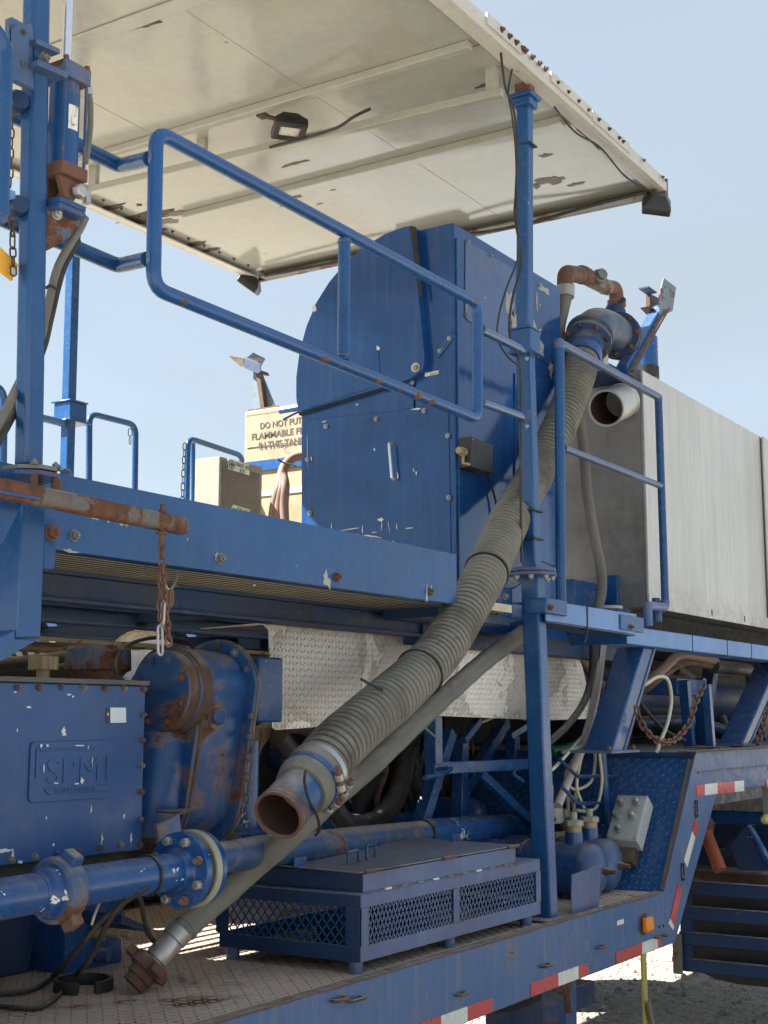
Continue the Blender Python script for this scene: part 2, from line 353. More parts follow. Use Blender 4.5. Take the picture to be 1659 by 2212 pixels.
def spline(pts, n=8):
    pts = [V(p) for p in pts]; out = []
    for i in range(len(pts)-1):
        p0 = pts[max(i-1, 0)]; p1 = pts[i]; p2 = pts[i+1]; p3 = pts[min(i+2, len(pts)-1)]
        for k in range(n):
            t = k/n; out.append(.5*((2*p1)+(p2-p0)*t+(2*p0-5*p1+4*p2-p3)*t*t+(3*p1-p0-3*p2+p3)*t**3))
    out.append(pts[-1]); return out
def quadplate(px4, th, axis, **kw):   # quad given by sight lines on a plane, with thickness away from camera
    pts = [P(x, y, **kw) for x, y in px4]; return MB().prism(pts, V(axis)*th)

# ================================================================ ground
g = MB().add([(-1500, -1500, 0), (1500, -1500, 0), (1500, 1500, 0), (-1500, 1500, 0)], [(0, 1, 2, 3)]).build('gravel_ground', gravel, smooth=0)
g['kind'] = 'structure'; g['label'] = 'grey gravel yard under and beyond the trailer'
mb = MB(); R_ = random.Random(3)
for i in range(9000):
    if i < 6500: x, y = R_.uniform(6.2, 15), R_.uniform(.6, 6.5)
    else: x, y = R_.uniform(1, 9), R_.uniform(-1, 4)
    s = R_.uniform(.006, .02)*(1 if R_.random() < .93 else 2.0); a = R_.uniform(0, 6.28)
    u = V((math.cos(a), math.sin(a), 0))*s; v2 = V((-math.sin(a), math.cos(a), 0))*s*R_.uniform(.6, 1); c = V((x, y, s*.1))
    mb.add([c+u, c+v2, c-u, c-v2, c+ez*s*.7+u*.2, c-ez*s], [(0, 1, 4), (1, 2, 4), (2, 3, 4), (3, 0, 4)])
o = mb.build('gravel_stones', stone, smooth=0); o['kind'] = 'stuff'; o['label'] = 'loose grey gravel stones lying on the yard'

# ================================================================ trailer
YS, ZD = 1.98, .94
tr = thing('flatbed_trailer', 'blue gooseneck trailer with rust-edged tread deck and red and white tape', 'trailer', (3.5, YS, ZD))
MB().box(.2, 5.09, YS, 4.42, .915, ZD).build('deck_plate', deckm, tr)
lugs(tr, (1.9, 2.0, ZD), (.024, 0, 0), (0, .024, 0), 132, 62, ez, lugm, size=.0115, wd=.0032, h=.0022)
pts = [(.2, ZD+.003), (5.09, ZD+.003), (5.495, 1.462), (12, 1.462), (12, 1.285), (5.735, 1.285), (5.19, .745), (2.56, .745), (2.44, .85), (.2, .85)]
MB().prism([(x, YS-.012, z) for x, z in pts], (0, .012, 0)).build('side_rail', blue_side, tr, bevel=.002)
MB().box(.2, 5.09, YS-.0135, YS+.022, ZD+.0035, ZD+.0065).build('rusty_deck_edge', rust, tr, bevel=.001)
MB().box(.2, 5.18, YS, YS+.06, .745, .757).build('rail_bottom_flange', blue_side, tr)
MB().beam((2.50, YS+.02, .86), (2.62, YS+.02, .62), .05, .07, ey).build('rail_gusset', blue_rusty, tr)
for k in range(9):
    yb = 2.6 if k % 2 else 3.8
MB().box(.2, 5.6, 2.75, 2.87, .55, .915).build('main_beam', blue_dark, tr)
MB().box(.2, 5.6, 3.55, 3.67, .55, .915).build('main_beam', blue_dark, tr)
for k in range(8): MB().box(.6+k*.62, .66+k*.62, 2.0, 4.4, .80, .912).build('cross_member', blue_dark, tr)
MB().box(.2, 5.18, 4.42, 4.432, .745, ZD+.003).build('side_rail', blue_side, tr)
# riser, sloping tread plate across the trailer, and the upper deck
RA, RB = V((5.09, 0, ZD)), V((5.495, 0, 1.455)); RD = (RB-RA); RN = V((-RD.z, 0, RD.x)).normalized()
MB().prism([(RA.x, YS+.001, RA.z), (RB.x, YS+.001, RB.z), (RB.x, 4.42, RB.z), (RA.x, 4.42, RA.z)], -RN*.008).build('riser_plate', blue_rail, tr)
n_a = 26; lugs(tr, (RA.x, 2.0, RA.z), RD/n_a, (0, .0252, 0), n_a, 96, RN, blue_rail, size=.0125, wd=.0036, h=.0026)
MB().box(5.47, 12, YS, 4.42, 1.442, 1.458).build('upper_deck_plate', blue_dark, tr)
MB().box(5.44, 12, YS-.03, YS+.05, 1.4585, 1.464).build('deck_edge_strip', rust_dark, tr)
MB().box(5.6, 12, 2.6, 2.72, 1.12, 1.44).build('neck_beam', blue_dark, tr); MB().box(5.6, 12, 3.6, 3.72, 1.12, 1.44).build('neck_beam', blue_dark, tr)
MB().box(5.5, 12, YS-.018, YS-.0125, 1.375, 1.381).build('weld_line', blue_side, tr)
MB().beam(P(1490, 1640, Y=YS-.006), P(1428, 1922, Y=YS-.006), .007, .010, ey).build('riser_edge_weld', rust_dark, tr)
# reflective tape
YT = YS-.0145
def tape(q, mat): return MB().prism([P(x, y, Y=YT) for x, y in q], (0, .0015, 0)).build('reflective_tape', mat, tr, smooth=0)
def xt(zx, zy): return ((2000+zx*.6173)/1.8228, (3000+zy*.6173)/1.8228)
for a, b, m in ((2.95, 3.12, tapewhite), (3.12, 3.36, tapered), (3.45, 3.68, tapered)): pass
xs = [(P(866, 2190, Y=YT).x, P(953, 2180, Y=YT).x, tapered), (P(953, 2180, Y=YT).x, P(1010, 2170, Y=YT).x, tapewhite), (P(1010, 2170, Y=YT).x, P(1064, 2160, Y=YT).x, tapered),
      (3.942, 4.14, tapered), (4.14, 4.295, tapewhite), (4.295, 4.377, tapered), (4.61, 4.85, tapered), (4.85, 5.005, tapewhite), (5.005, 5.04, tapered)]
for x0, x1, m in xs: MB().box(x0+.0005, x1-.0005, YT, YT+.002, .7485, .789).build('reflective_tape', m, tr, smooth=0)
def zp(x, y): return ((2624+.4975*x)/1.8228, (2800+.4975*y)/1.8228)
for q, m in (([(236, 845), (205, 950), (230, 1000), (255, 905)], tapered), ([(205, 952), (140, 1180), (165, 1240), (230, 1002)], tapewhite),
             ([(95, 1360), (32, 1640), (62, 1700), (127, 1410)], tapered), ([(31, 1642), (18, 1680), (55, 1735), (62, 1702)], tapewhite),
             ([(238, 587), (304, 580), (304, 668), (240, 675)], tapered), ([(305, 580), (404, 567), (406, 654), (306, 667)], tapewhite),
             ([(405, 567), (539, 555), (541, 642), (407, 653)], tapered), ([(540, 555), (614, 549), (616, 632), (542, 641)], tapewhite), ([(792, 537), (900, 528), (900, 600), (792, 610)], tapered)):
    tape([zp(*p) for p in q], m)
# marker lamp, rope hooks, tie rings, label
L_ = P(1394, 1996, Y=YS-.02)
ml = MB().lathe(L_+ey*.012, -ey, [(0, .043), (.006, .041), (.008, .036)], 20).build('lamp_bezel', rust_dark, tr)
MB().box(L_.x-.034, L_.x+.034, YS-.042, YS-.02, L_.z-.026, L_.z+.026).build('marker_lamp', amber, tr, bevel=.006)
for hx, hy in ((846, 2148), (906, 2145), (1172, 2100+0), (1212, 2080), (1290, 2062), (1120, 2115)):
    p = P(hx-10, hy-30, Y=YS-.012)
for (zx, zy, w_) in ((500, 1560, .05), (600, 1562, .06), (1310, 1522, .045)):
    p = P(*((1000+zx*.6028)/1.8228, (3000+zy*.6028)/1.8228), Y=YS-.012)
    MB().tube([p+ey*.005, p-ey*.02, p-ey*.02+ex*w_, p+ey*.005+ex*w_], .0045, 8, .01).build('rope_hook', rust_dark, tr)
for (zx, zy, w_) in ((205, 1305, .05), (560, 1185, .05), (930, 1120, .03), (975, 1108, .03)):
    p = P(*xt(zx, zy), Y=YS-.012); MB().tube([p+ey*.005, p-ey*.02, p-ey*.02+ex*w_, p+ey*.005+ex*w_], .0045, 8, .01).build('rope_hook', rust_dark, tr)
for x, y in ((236, 772), (128, 1270)):
    p = P(*zp(x, y), Y=YS-.014); d = .022
    MB().tube([p+V((-.014, 0, -d)), p+V((.014, 0, -d)), p+V((.014, 0, d)), p+V((-.014, 0, d)), p+V((-.014, 0, -d+.002))], .003, 6, .008).build('tie_ring', dark, tr)
    for zz in (p.z+d, p.z-d-.012): MB().box(p.x-.012, p.x+.012, YS-.02, YS-.012, zz, zz+.012).build('ring_clip', dark, tr)
p = P(*xt(718, 1023), Y=YT); MB().box(p.x-.03, p.x+.03, YT, YT+.001, p.z-.008, p.z+.008).build('worn_label', labelm, tr)
for x, y in ((965, 1052), (992, 1045)): p = P(*xt(x, y), Y=YS-.013); MB().lathe(p, -ey, [(0, .006), (.002, .006)], 8).build('bolt_hole', dark, tr)
# ================================================================ canopy
ZC = 3.86
ca = thing('canopy_roof', 'cream metal canopy roof with peeling underside over the work platform', 'canopy', (3, 3.1, ZC))
MB().box(-1.6, 5.40, 2.0, 4.2, ZC, ZC+.02).build('underside_sheet', cream, ca)
MB().box(-1.6, 5.41, 1.99, 4.21, ZC+.0205, ZC+.05).build('roof_skin', white, ca)
MB().box(-1.6, 5.415, 1.982, 2.0, ZC-.012, ZC+.040).box(-1.6, 5.40, 2.0, 2.045, ZC-.012, ZC-.005).build('edge_flange', white, ca, bevel=.003)
MB().box(-1.6, 3.15, 1.975, 1.982, ZC+.010, ZC+.052).build('edge_strip', white, ca)
MB().box(3.75, 4.0, 1.974, 1.982, ZC+.010, ZC+.050).build('edge_strip', white, ca); MB().box(4.24, 4.6, 1.974, 1.982, ZC+.010, ZC+.049).build('edge_strip', white, ca)
MB().box(4.61, 4.98, 1.976, 1.982, ZC+.004, ZC+.046).build('edge_strip', white, ca)
MB().box(5.40, 5.42, 1.982, 4.2, ZC-.03, ZC+.045).box(5.34, 5.40, 2.05, 4.15, ZC-.03, ZC-.022).build('end_flange', rust_grey, ca, bevel=.003)
MB().box(-1.6, 5.4, 4.2, 4.215, ZC-.03, ZC+.045).box(-1.6, 5.34, 4.16, 4.2, ZC-.03, ZC-.022).build('edge_flange', white, ca, bevel=.003)
for x0, x1, d, y0, y1 in ((3.06, 3.13, .008, 2.1, 4.1), (3.79, 3.825, .03, 2.07, 4.1), (4.49, 4.545, .03, 2.06, 3.93), (2.3, 2.36, .02, 2.1, 4.1), (1.5, 1.56, .02, 2.1, 4.1)):
    MB().box(x0, x1, y0, y1, ZC-d, ZC).build('roof_rib', cream, ca, bevel=.004)
MB().beam((3.90, 3.95, ZC-.10), (4.02, 2.06, ZC-.10), .03, .03).build('lamp_bar', cream, ca, bevel=.003)
for y in (2.1, 3.35, 3.9):
    x = 3.90+(3.95-y)/1.89*.12; MB().box(x-.012, x+.012, y-.02, y+.02, ZC-.09, ZC).build('bar_hanger', cream, ca)
for y0 in (2.75, 3.48): MB().box(-1.6, 5.39, y0, y0+.0015, ZC-.0012, ZC-.0002).build('sheet_seam', cream, ca)
for x in (3.60, 3.655, 3.705, 3.755, 3.775, 3.83, 3.885, 3.935): bolt((x+.25, 1.9735, ZC+.033), -ey, .0085, ca, rust)
for x in (4.29, 4.38, 4.47, 4.56, 4.66, 4.76, 4.86, 4.90, 5.12, 5.33, 5.37): bolt((x, 1.9735, ZC+.025), -ey, .006, ca, rust_dark)
for x in (3.40, 3.43, 3.52): bolt((x, 1.981, ZC+.03), -ey, .006, ca, rust_dark)
# peeled patches: thin bare spots with ragged edges
def patch(c, a, b, seed, mat, parent, nrm=-ez, n=18, name='peeled_patch', off=.0008, rough=.45):
    r = random.Random(seed); nrm = V(nrm); u = V(a); v2 = V(b); ps = []
    for i in range(n):
        t = 2*math.pi*i/n; k = 1+r.uniform(-rough, rough); ps.append(V(c)+u*math.cos(t)*k+v2*math.sin(t)*k+nrm*off)
    return MB().prism(ps, -nrm*off*.9).build(name, mat, parent, smooth=0)
bare = paint('bare_weathered_metal', (.16, .145, .12), .6, rust=.25, dirt=.6, var=.3)
bare_d = paint('exposed_dark_gap', (.05, .042, .035), .7, rust=.3, dirt=.5)
for k, (x, y, rx, ry, ang, m) in enumerate(((312, 48, .07, .03, 0, bare_d), (285, 60, .07, .012, 0, bare), (1190, 390, .05, .04, 0, bare), (308, 472, .10, .05, 0, bare_d), (355, 478, .05, .04, 0, bare), (690, 440, .01, .006, 0, bare), (610, 445, .01, .005, 0, bare), (720, 410, .006, .005, 0, bare), (430, 545, .05, .02, 0, bare_d), (935, 125, .16, .012, 0, bare), (820, 158, .08, .008, 0, bare), (1180, 335, .02, .015, 0, bare), (1185, 388, .035, .03, 0, bare), (1158, 402, .012, .03, 0, bare),
        (1245, 397, .03, .012, 0, bare), (320, 465, .09, .05, 0, bare_d), (385, 460, .05, .025, 0, bare), (225, 452, .06, .02, 0, bare_d), (398, 533, .05, .02, 0, bare_d), (1055, 181, .04, .012, 0, bare_d), (640, 425, .02, .01, 0, bare),
        (300, 442, .01, .01, 0, bare_d), (345, 497, .012, .012, 0, bare_d), (1230, 255, .05, .05, 0, bare), (1290, 300, .14, .012, 1, bare_d), (640, 352, .05, .007, 0, bare), (445, 268, .02, .006, 0, bare_d))):
    p = P(x, y, Z=ZC); a = V((0, 1, 0))*max(rx, .012)*1.2 if not ang else ex*rx; b = ex*ry if not ang else ey*ry
    p.y = min(max(p.y, 2.05), 4.15)
    patch(p, a, b, k, m, ca, off=.0008+k*.00012)
# small screws along the far edge
for i in range(14): bolt((3.85+i*.115, 4.13, ZC-.001), -ez, .006, ca, rust_dark)
# ================================================================ canopy posts
def post(name, label, X, Y, z0, z1, a, mat, loc=None):
    t = thing(name, label, 'post', (X, Y, z0)); return t
cp = thing('canopy_post', 'blue square canopy post standing at the deck edge, bolted at mid height', 'post', (4.234, 2.05, ZD+.004), 'posts carrying the canopy')
b0 = P(1180, 1985, Y=2.05); m0 = P(1150, 1238, Y=2.05); m1 = P(1134, 735, Y=2.06); t0_ = P(1133, 168, Y=2.06)
def sqtube(p, q, a, mat, parent, name, bev=.006):
    return MB().beam(p, q, a, a, ex).build(name, mat, parent, bevel=bev)
sqtube(V((b0.x, 2.05, ZD)), m0, .062, blue_rail, cp, 'lower_post')
MB().box(b0.x-.10, b0.x+.09, YS+.004, 2.13, ZD, ZD+.008).build('base_plate', rust_dark, cp)
sqtube(m0, m1, .052, blue_rail, cp, 'middle_post'); sqtube(m1+ez*.02, V((t0_.x, t0_.y, ZC-.06)), .047, blue_rail, cp, 'upper_post')
fl = MB(); fl.lathe(m0-ez*.012, ez, [(0, .088), (.012, .088)], 8).lathe(m0+ez*.002, ez, [(0, .086), (.012, .086)], 8); fl.build('bolted_flange', blue_side, cp, bevel=.002)
for k in range(8):
    a = 2*math.pi*(k+.5)/8; bolt(m0+V((.068*math.cos(a), .068*math.sin(a), -.012)), -ez, .0085, cp, galv)
c = m1; MB().box(c.x-.045, c.x+.035, c.y-.042, c.y+.035, c.z-.045, c.z+.03).box(c.x-.055, c.x+.045, c.y-.052, c.y+.04, c.z-.055, c.z-.045).box(c.x-.05, c.x+.04, c.y-.045, c.y+.035, c.z+.03, c.z+.037).build('joint_collar', blue_rail, cp, bevel=.003)
p = V((t0_.x, t0_.y, 0)); MB().box(p.x-.045, p.x+.045, p.y-.045, p.y+.045, 3.80, 3.815).box(p.x-.035, p.x+.035, p.y-.035, p.y+.035, 3.77, 3.8).build('top_cap', blue_rail, cp, bevel=.003)
MB().box(p.x-.02, p.x+.02, p.y-.03, p.y+.03, 3.815, ZC).build('roof_bracket', rust, cp)
for y, rr in ((315, .027), (740, .03), (1105, .036), (1165, .036)):
    q = P(1140 if y < 800 else 1146, y, Y=2.05); MB().box(q.x-rr, q.x+rr, 2.05-rr+.002, 2.05+rr, q.z-.003, q.z+.003).build('cable_tie', rubber, cp)
fp = thing('canopy_post', 'thin blue canopy post at the far side behind the tall mast', 'post', (4.2, 4.3, 1.96), 'posts carrying the canopy')
def Q(x, y, Y): return P(x, y, Y=Y)
MB().beam(V((4.205, 4.3, 1.96)), V((4.19, 4.3, ZC)), .046, .046, ex).build('upright', blue_rail, fp, bevel=.005)
c = P(152, 888, Y=4.3)
MB().box(c.x-.05, c.x+.05, 4.25, 4.35, c.z-.05, c.z+.03).box(c.x-.07, c.x+.06, 4.23, 4.37, c.z-.06, c.z-.05).box(c.x-.06, c.x+.05, 4.24, 4.36, c.z+.03, c.z+.038).build('joint_collar', blue_rail, fp, bevel=.003)
MB().tube([P(150, 915, Y=4.24), P(150, 915, Y=4.3)], .026, 12).build('rail_clamp', blue_dark, fp)
MB().tube([P(140, 1022, Y=4.24), P(150, 1025, Y=4.3)], .02, 12).build('rail_clamp', blue_dark, fp)
MB().tube([P(-60, 890, Y=4.1), P(90, 903, Y=4.2), P(148, 917, Y=4.27)], .017, 10).build('joining_rail', blue_rail, fp)
# ================================================================ floodlights
def flood(label, p, aim, s=1., brk=None, rot=0):
    aim = V(aim).normalized(); t = thing('floodlight', label, 'floodlight', p, 'floodlights under the canopy'); F = frame(p, aim, V((.62, .2, .75)) if abs(aim.z) < .9 else V((1, .1, 0))) @ Matrix.Rotation(rad(rot), 4, 'Z')
    def T(x, y, z): return F @ V((x*s, y*s, z*s))
    a, b = .065, .06
    rings = [(.0, a, b), (-.03, a, b), (-.035, a*.96, b*.96), (-.075, a*.45, b*.5)]
    vs = [T(sx*ra, sy*rb, z) for z, ra, rb in rings for sx, sy in ((-1, -1), (1, -1), (1, 1), (-1, 1))]
    fs = [(i*4+k, (i+1)*4+k, (i+1)*4+(k+1) % 4, i*4+(k+1) % 4) for i in range(3) for k in range(4)] + [(12, 15, 14, 13)]
    a2, b2 = a*.60, b*.52; n = len(vs)
    vs += [T(sx*a2, sy*b2, 0) for sx, sy in ((-1, -1), (1, -1), (1, 1), (-1, 1))] + [T(sx*a2, sy*b2, -.012) for sx, sy in ((-1, -1), (1, -1), (1, 1), (-1, 1))]
    fs += [(k, (k+1) % 4, n+(k+1) % 4, n+k) for k in range(4)] + [(n+k, n+(k+1) % 4, n+4+(k+1) % 4, n+4+k) for k in range(4)]
    hs_ = MB().add(vs, fs).build('housing', plastic, t, bevel=.005*s, recalc=True)
    lm = MB(); 
    lm.add([T(-a2, -b2, -.008), T(a2, -b2, -.008), T(a2, b2, -.008), T(-a2, b2, -.008)], [(0, 1, 2, 3)])
    for i in range(9): x = -a2*.9+i*a2*1.8/9; lm.add([T(x, -b2*.95, -.0075), T(x+.006, -b2*.95, -.0075), T(x+.006, b2*.95, -.0075), T(x, b2*.95, -.0075), T(x+.003, -b2*.95, -.004), T(x+.003, b2*.95, -.004)], [(0, 4, 5, 3), (4, 1, 2, 5)])
    lm.build('lens', lens, hs_, smooth=0)
    if brk: MB().tube([V(p)-aim*.05*s, V(brk)], .009, 8).obox(V(brk), ex*.02, ey*.02, ez*.004).build('bracket', rust_dark, t)
    return t
pf = P(625, 287, Z=ZC-.10); flood('square black floodlight clipped under the middle of the canopy', pf, (-.12, -.10, -.98), .95, (pf.x-.03, pf.y+.10, ZC-.02), 48)
pf = P(534, 623, X=5.33); flood('black floodlight hanging from the far left corner of the canopy', pf, (-.15, .55, -.75), .95, (pf.x+.03, pf.y, ZC-.03), 20)
pf = P(1416, 455, X=5.36); flood('black floodlight hanging from the right corner of the canopy', pf, (.5, .4, -.72), 1.0, (pf.x, pf.y+.01, ZC-.02))
# ================================================================ work platform
pl = thing('work_platform', 'raised blue platform with a long fascia board and a bar grating floor', 'platform', (2.7, 2.0, 1.93))
YF = 1.99
MB().prism([(1.5, YF, 1.928), (3.54, YF, 1.932), (3.54, YF, 2.083), (1.5, YF, 2.083)], (0, .006, 0)).build('fascia_board', blue_rail, pl, bevel=.0015)
MB().box(1.5, 3.54, YF+.0065, YF+.05, 1.93, 1.936).build('fascia_lip', blue_dark, pl)
peel = paint('peeled_to_primer', (.36, .36, .33), .6, var=.2, dirt=.5, streak=0)
for k, (x, y, a_, b_) in enumerate(((705, 1254, .018, .022), (468, 1203, .006, .012), (478, 1199, .003, .008), (922, 1284, .006, .02), (931, 1272, .004, .012), (262, 1130, .006, .004), (273, 1133, .004, .006), (232, 1122, .006, .005), (550, 1265, .004, .003), (405, 1165, .003, .003), (640, 1222, .003, .002), (150, 1190, .02, .003), (205, 1120, .008, .003))):
    patch(P(x, y, Y=YF-.0006), ex*a_, ez*b_, 300+k, peel, pl, -ey, 15, 'peeled_paint', .0006, .6)
for x, y in ((160, 1157), (475, 1207), (727, 1247), (928, 1279)):
    bolt(P(x, y, Y=YF-.001), -ey, .0095, pl, steelbolt if x < 600 else rust_grey)
ZG = 1.94
for i in range(24):
    pass
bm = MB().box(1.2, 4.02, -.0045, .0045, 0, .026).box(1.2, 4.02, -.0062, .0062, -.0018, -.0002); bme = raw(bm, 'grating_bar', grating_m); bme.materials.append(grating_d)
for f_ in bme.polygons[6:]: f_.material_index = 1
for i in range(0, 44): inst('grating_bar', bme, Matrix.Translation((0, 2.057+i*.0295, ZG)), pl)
cm = raw(MB().box(-.003, .003, 2.05, 3.36, 0, .006), 'cross_rod', grating_m)
for i in range(27): inst('cross_rod', cm, Matrix.Translation((1.25+i*.101, 0, ZG+.0265)), pl)
bme2 = raw(MB().box(1.2, 5.4, -.0022, .0022, 0, .026), 'grating_bar', blue_dark)
for i in range(14): inst('grating_bar', bme2, Matrix.Translation((0, 3.48+i*.0595, ZG)), pl)
def ibeam(y, z0, z1, x0, x1, mat, fw=.05):
    MB().box(x0, x1, y, y+.008, z0+.008, z1-.008).box(x0, x1, y-fw/2, y+fw/2+.008, z0, z0+.008).box(x0, x1, y-fw/2, y+fw/2+.008, z1-.008, z1).build('floor_beam', mat, pl, bevel=.001)
q0 = P(96, 1232, Z=1.932); q1 = P(96, 1297, Y=q0.y); ibeam(q0.y+.02, q1.z, 1.936, 1.2, 4.1, blue_dark, .06)
yb = 2.95; a = P(200, 1318, Y=yb); b = P(200, 1345, Y=yb); ibeam(yb, b.z-.01, a.z+.01, 1.2, 4.6, blue_dark, .03)
yb = 3.40; ibeam(yb, 1.865, 1.94, 1.2, 5.4, blue_dark, .05); ibeam(4.38, 1.905, 1.96, 1.2, 5.4, blue_dark, .05)
for x in (1.6, 2.4, 3.2, 3.9, 4.7): MB().box(x, x+.05, q0.y+.06, 4.35, 1.895, 1.926).build('cross_member', blue_dark, pl)
MB().box(3.62, 4.1, 2.1, 2.3, 1.905, 1.935).build('end_plate', blue_dark, pl)
for k, x in enumerate((3.0, 3.35, 3.7)):
    p = P(1010-k*150, 1350, Y=2.95); 
MB().box(4.05, 5.58, 2.42, 4.0, 1.928, 1.934).build('sun_block_plate', blue_dark, pl)  # added solid sheet that keeps sun dapples off the riser
# lower shelf with fine grating
for k in range(12): inst('lower_slat', BM.setdefault('ls', raw(MB().box(1.3, 4.4, 0, .012, 0, .004), 'lower_slat', rust_dark)), Matrix.Translation((0, 2.98+k*.034, 1.815)), pl)
MB().box(1.3, 4.4, 2.93, 2.945, 1.818, 1.83).build('shelf_edge', rust_grey, pl); MB().box(1.3, 4.4, 3.42, 3.435, 1.815, 1.84).build('shelf_edge', blue_dark, pl)
# platform supports reaching the trailer deck
for x, y in ((1.35, 3.3), (3.05, 3.9), (4.55, 3.9), (1.5, 4.3)): MB().beam((x, y, ZD), (x, y, 1.86), .07, .07, ex).build('support_leg', blue_dark, pl, bevel=.004)
# wire hooks under the floor
MB().tube(spline([P(380, 1226, Y=2.10), P(382, 1245, Y=2.09), P(372, 1268, Y=2.08), P(362, 1272, Y=2.08), P(357, 1262, Y=2.08)], 5), .0035, 8).build('wire_hook', galv, pl)
# ================================================================ railings
def tubeobj(name, pts, r, mat, parent, fil=.05, seg=14, **k): return MB().tube(pts, r, seg, fil).build(name, mat, parent, **k)
br = thing('guard_rail', 'blue pipe guard rail frame bulging out over the platform edge above the fascia', 'railing', (2.9, 1.9, 2.08), 'railings round the work platform')
YB = 1.90
A, B, C, D = P(337, 283, Y=YB), P(331, 622, Y=YB), P(1031, 905, Y=YB), P(1031, 655, Y=YB)
c0 = P(700, 460, Y=YB)
rail_chip = paint('blue_rail_with_rust_chips', (.010, .078, .26), .28, rust=.16, chip=.25, dirt=.1, rscale=5, streak=.06,
    spots=[(P(x, y, Y=YB-.014), s_) for x, y, s_ in ((705, 777, .013), (739, 794, .010), (819, 826, .012), (867, 845, .010), (905, 858, .014), (935, 868, .013), (412, 300, .006), (400, 655, .007), (1030, 650, .007))])
tubeobj('loop_pipe', [A+(B-A)*.5, A, D, C, B, A+(B-A)*.495], .0165, rail_chip, br, .04)
tubeobj('loop_pipe', [P(744, 516, Y=YB), P(742, 778, Y=YB)], .016, blue_rail, br)
def lapped(y0, y1, ya, yb):
    return [P(1040, y0, Y=YB+.02), P(1125, y1, Y=2.02)]
tubeobj('link_pipe', [P(1040, 712, Y=YB+.02), P(1128, 755, Y=2.01)], .0145, blue_rail, br)
tubeobj('link_pipe', [P(1040, 868, Y=YB+.02), P(1128, 900, Y=2.01)], .0145, blue_rail, br)
tubeobj('link_pipe', [P(322, 343, Y=YB+.012), P(258, 358, Y=2.04), P(150, 305, Y=2.04), P(-60, 210, Y=2.04)], .0165, blue_rail, br, .02)
tubeobj('link_pipe', [P(318, 560, Y=YB+.012), P(255, 574, Y=2.04), P(150, 530, Y=2.04), P(-60, 448, Y=2.04)], .0165, blue_rail, br, .02)
for x, y, d_ in ((1037, 711, (1, .4, 0)), (1037, 867, (1, .4, 0)), (326, 342, (1, -1.5, 0)), (322, 559, (1, -1.5, 0)), (744, 523, (0, 0, 1)), (742, 770, (0, 0, 1))):
    q = P(x, y, Y=YB+.008 if x > 1000 or x < 330 else YB); MB().lathe(q, V(d_), [(-.004, .017), (0, .0205), (.004, .017)], 16).build('weld_bead', worn_rail, br)
for y in (752, 898):
    q = P(1132, y, Y=2.015); MB().tube([q-ey*.012-ex*.02, q+ey*.01-ex*.0], .023, 14).build('rail_clamp', blue_pipe, br)
    bolt(q-ez*.035+ey*-.01, -ez, .006, br, galv)
for x, y, s in ((705, 777, .016), (739, 794, .012), (819, 826, .013), (866, 845, .013), (906, 860, .018), (935, 870, .014), (945, 875, .014)):
    q = P(x, y, Y=YB-.0155); 
rr = thing('guard_rail', 'straight blue pipe guard rail between the canopy post and the aluminium tank', 'railing', (4.9, 2.05, 1.96), 'railings round the work platform')
a0, a1, b1, b0_ = P(1212, 1322, Y=2.05), P(1208, 741, Y=2.05), P(1422, 858, Y=2.05), P(1437, 1302, Y=2.05)
tubeobj('rail_pipe', [a0, a1], .0185, blue_rail, rr); tubeobj('rail_pipe', [a1, b1], .0165, worn_rail, rr)
MB().lathe(a1-ez*.02, ez, [(0, .019), (.02, .021), (.032, .016), (.038, .006)], 14).build('rail_elbow', worn_rail, rr)
tubeobj('rail_pipe', [b1-ez*.0, b0_], .0165, blue_rail, rr); tubeobj('rail_pipe', [P(1218, 968, Y=2.05), P(1428, 1050, Y=2.05)], .0135, worn_rail, rr)
MB().lathe(b1-ez*.022, ez, [(0, .0165), (.022, .018), (.034, .012), (.038, .004)], 14).build('rail_elbow', worn_rail, rr)
def faroff(pts, Y, label, r=.0145, mat=blue_rail):
    t = thing('guard_rail', label, 'railing', P(*pts[0], Y=Y), 'railings round the work platform'); tubeobj('rail_pipe', [P(x, y, Y=Y) for x, y in pts], r, mat, t, .05); return t
faroff([(192, 1085), (193, 893), (293, 918), (291, 1085)], 4.3, 'small far blue hoop rail standing against the sky right of the thin canopy post')
t = faroff([(403, 1110), (406, 946), (524, 985), (524, 1100)], 4.3, 'far blue hoop rail behind the first aid box, a chain hanging on it')
chain([P(399, 965, Y=4.25), P(396, 1020, Y=4.25), P(394, 1080, Y=4.25), P(394, 1110, Y=4.25)], .038, .018, .0025, dark, t)
tubeobj('rail_pipe', [P(417, 950, Y=4.5), P(417, 1100, Y=4.5)], .012, blue_rail, t)
chain([P(281, 934, Y=4.28), P(281, 952, Y=4.28)], .035, .018, .0022, dark, t)
faroff([(2, 1150), (6, 1000), (8, 840), (-60, 820)], 3.9, 'far blue hoop rail cut off by the left edge of the photo', .016)
# ================================================================ reel house
XH, YH, ZT = 4.09, 2.30, 3.355
rh = thing('hose_reel_cabinet', 'tall blue sheet steel cabinet with a curved drum cover on its left side', 'cabinet', (4.5, 2.6, 1.95))
def HX(x, y, dx=0): return P(x, y, X=XH-dx)
def HY(x, y, dy=0): return P(x, y, Y=YH-dy)
yl = HX(650, 1000).y
x1_ = HY(1210, 640).x
ym = HX(895, 490).y
MB().box(XH, x1_, YH, ym, 1.90, ZT).build('cabinet_body', blue_house, rh, bevel=.004)
MB().prism([HX(651, 896), HX(893, 823), HX(893, 1215), HX(651, 1150)], (.8, 0, 0)).build('lower_body', blue_house, rh, bevel=.003)
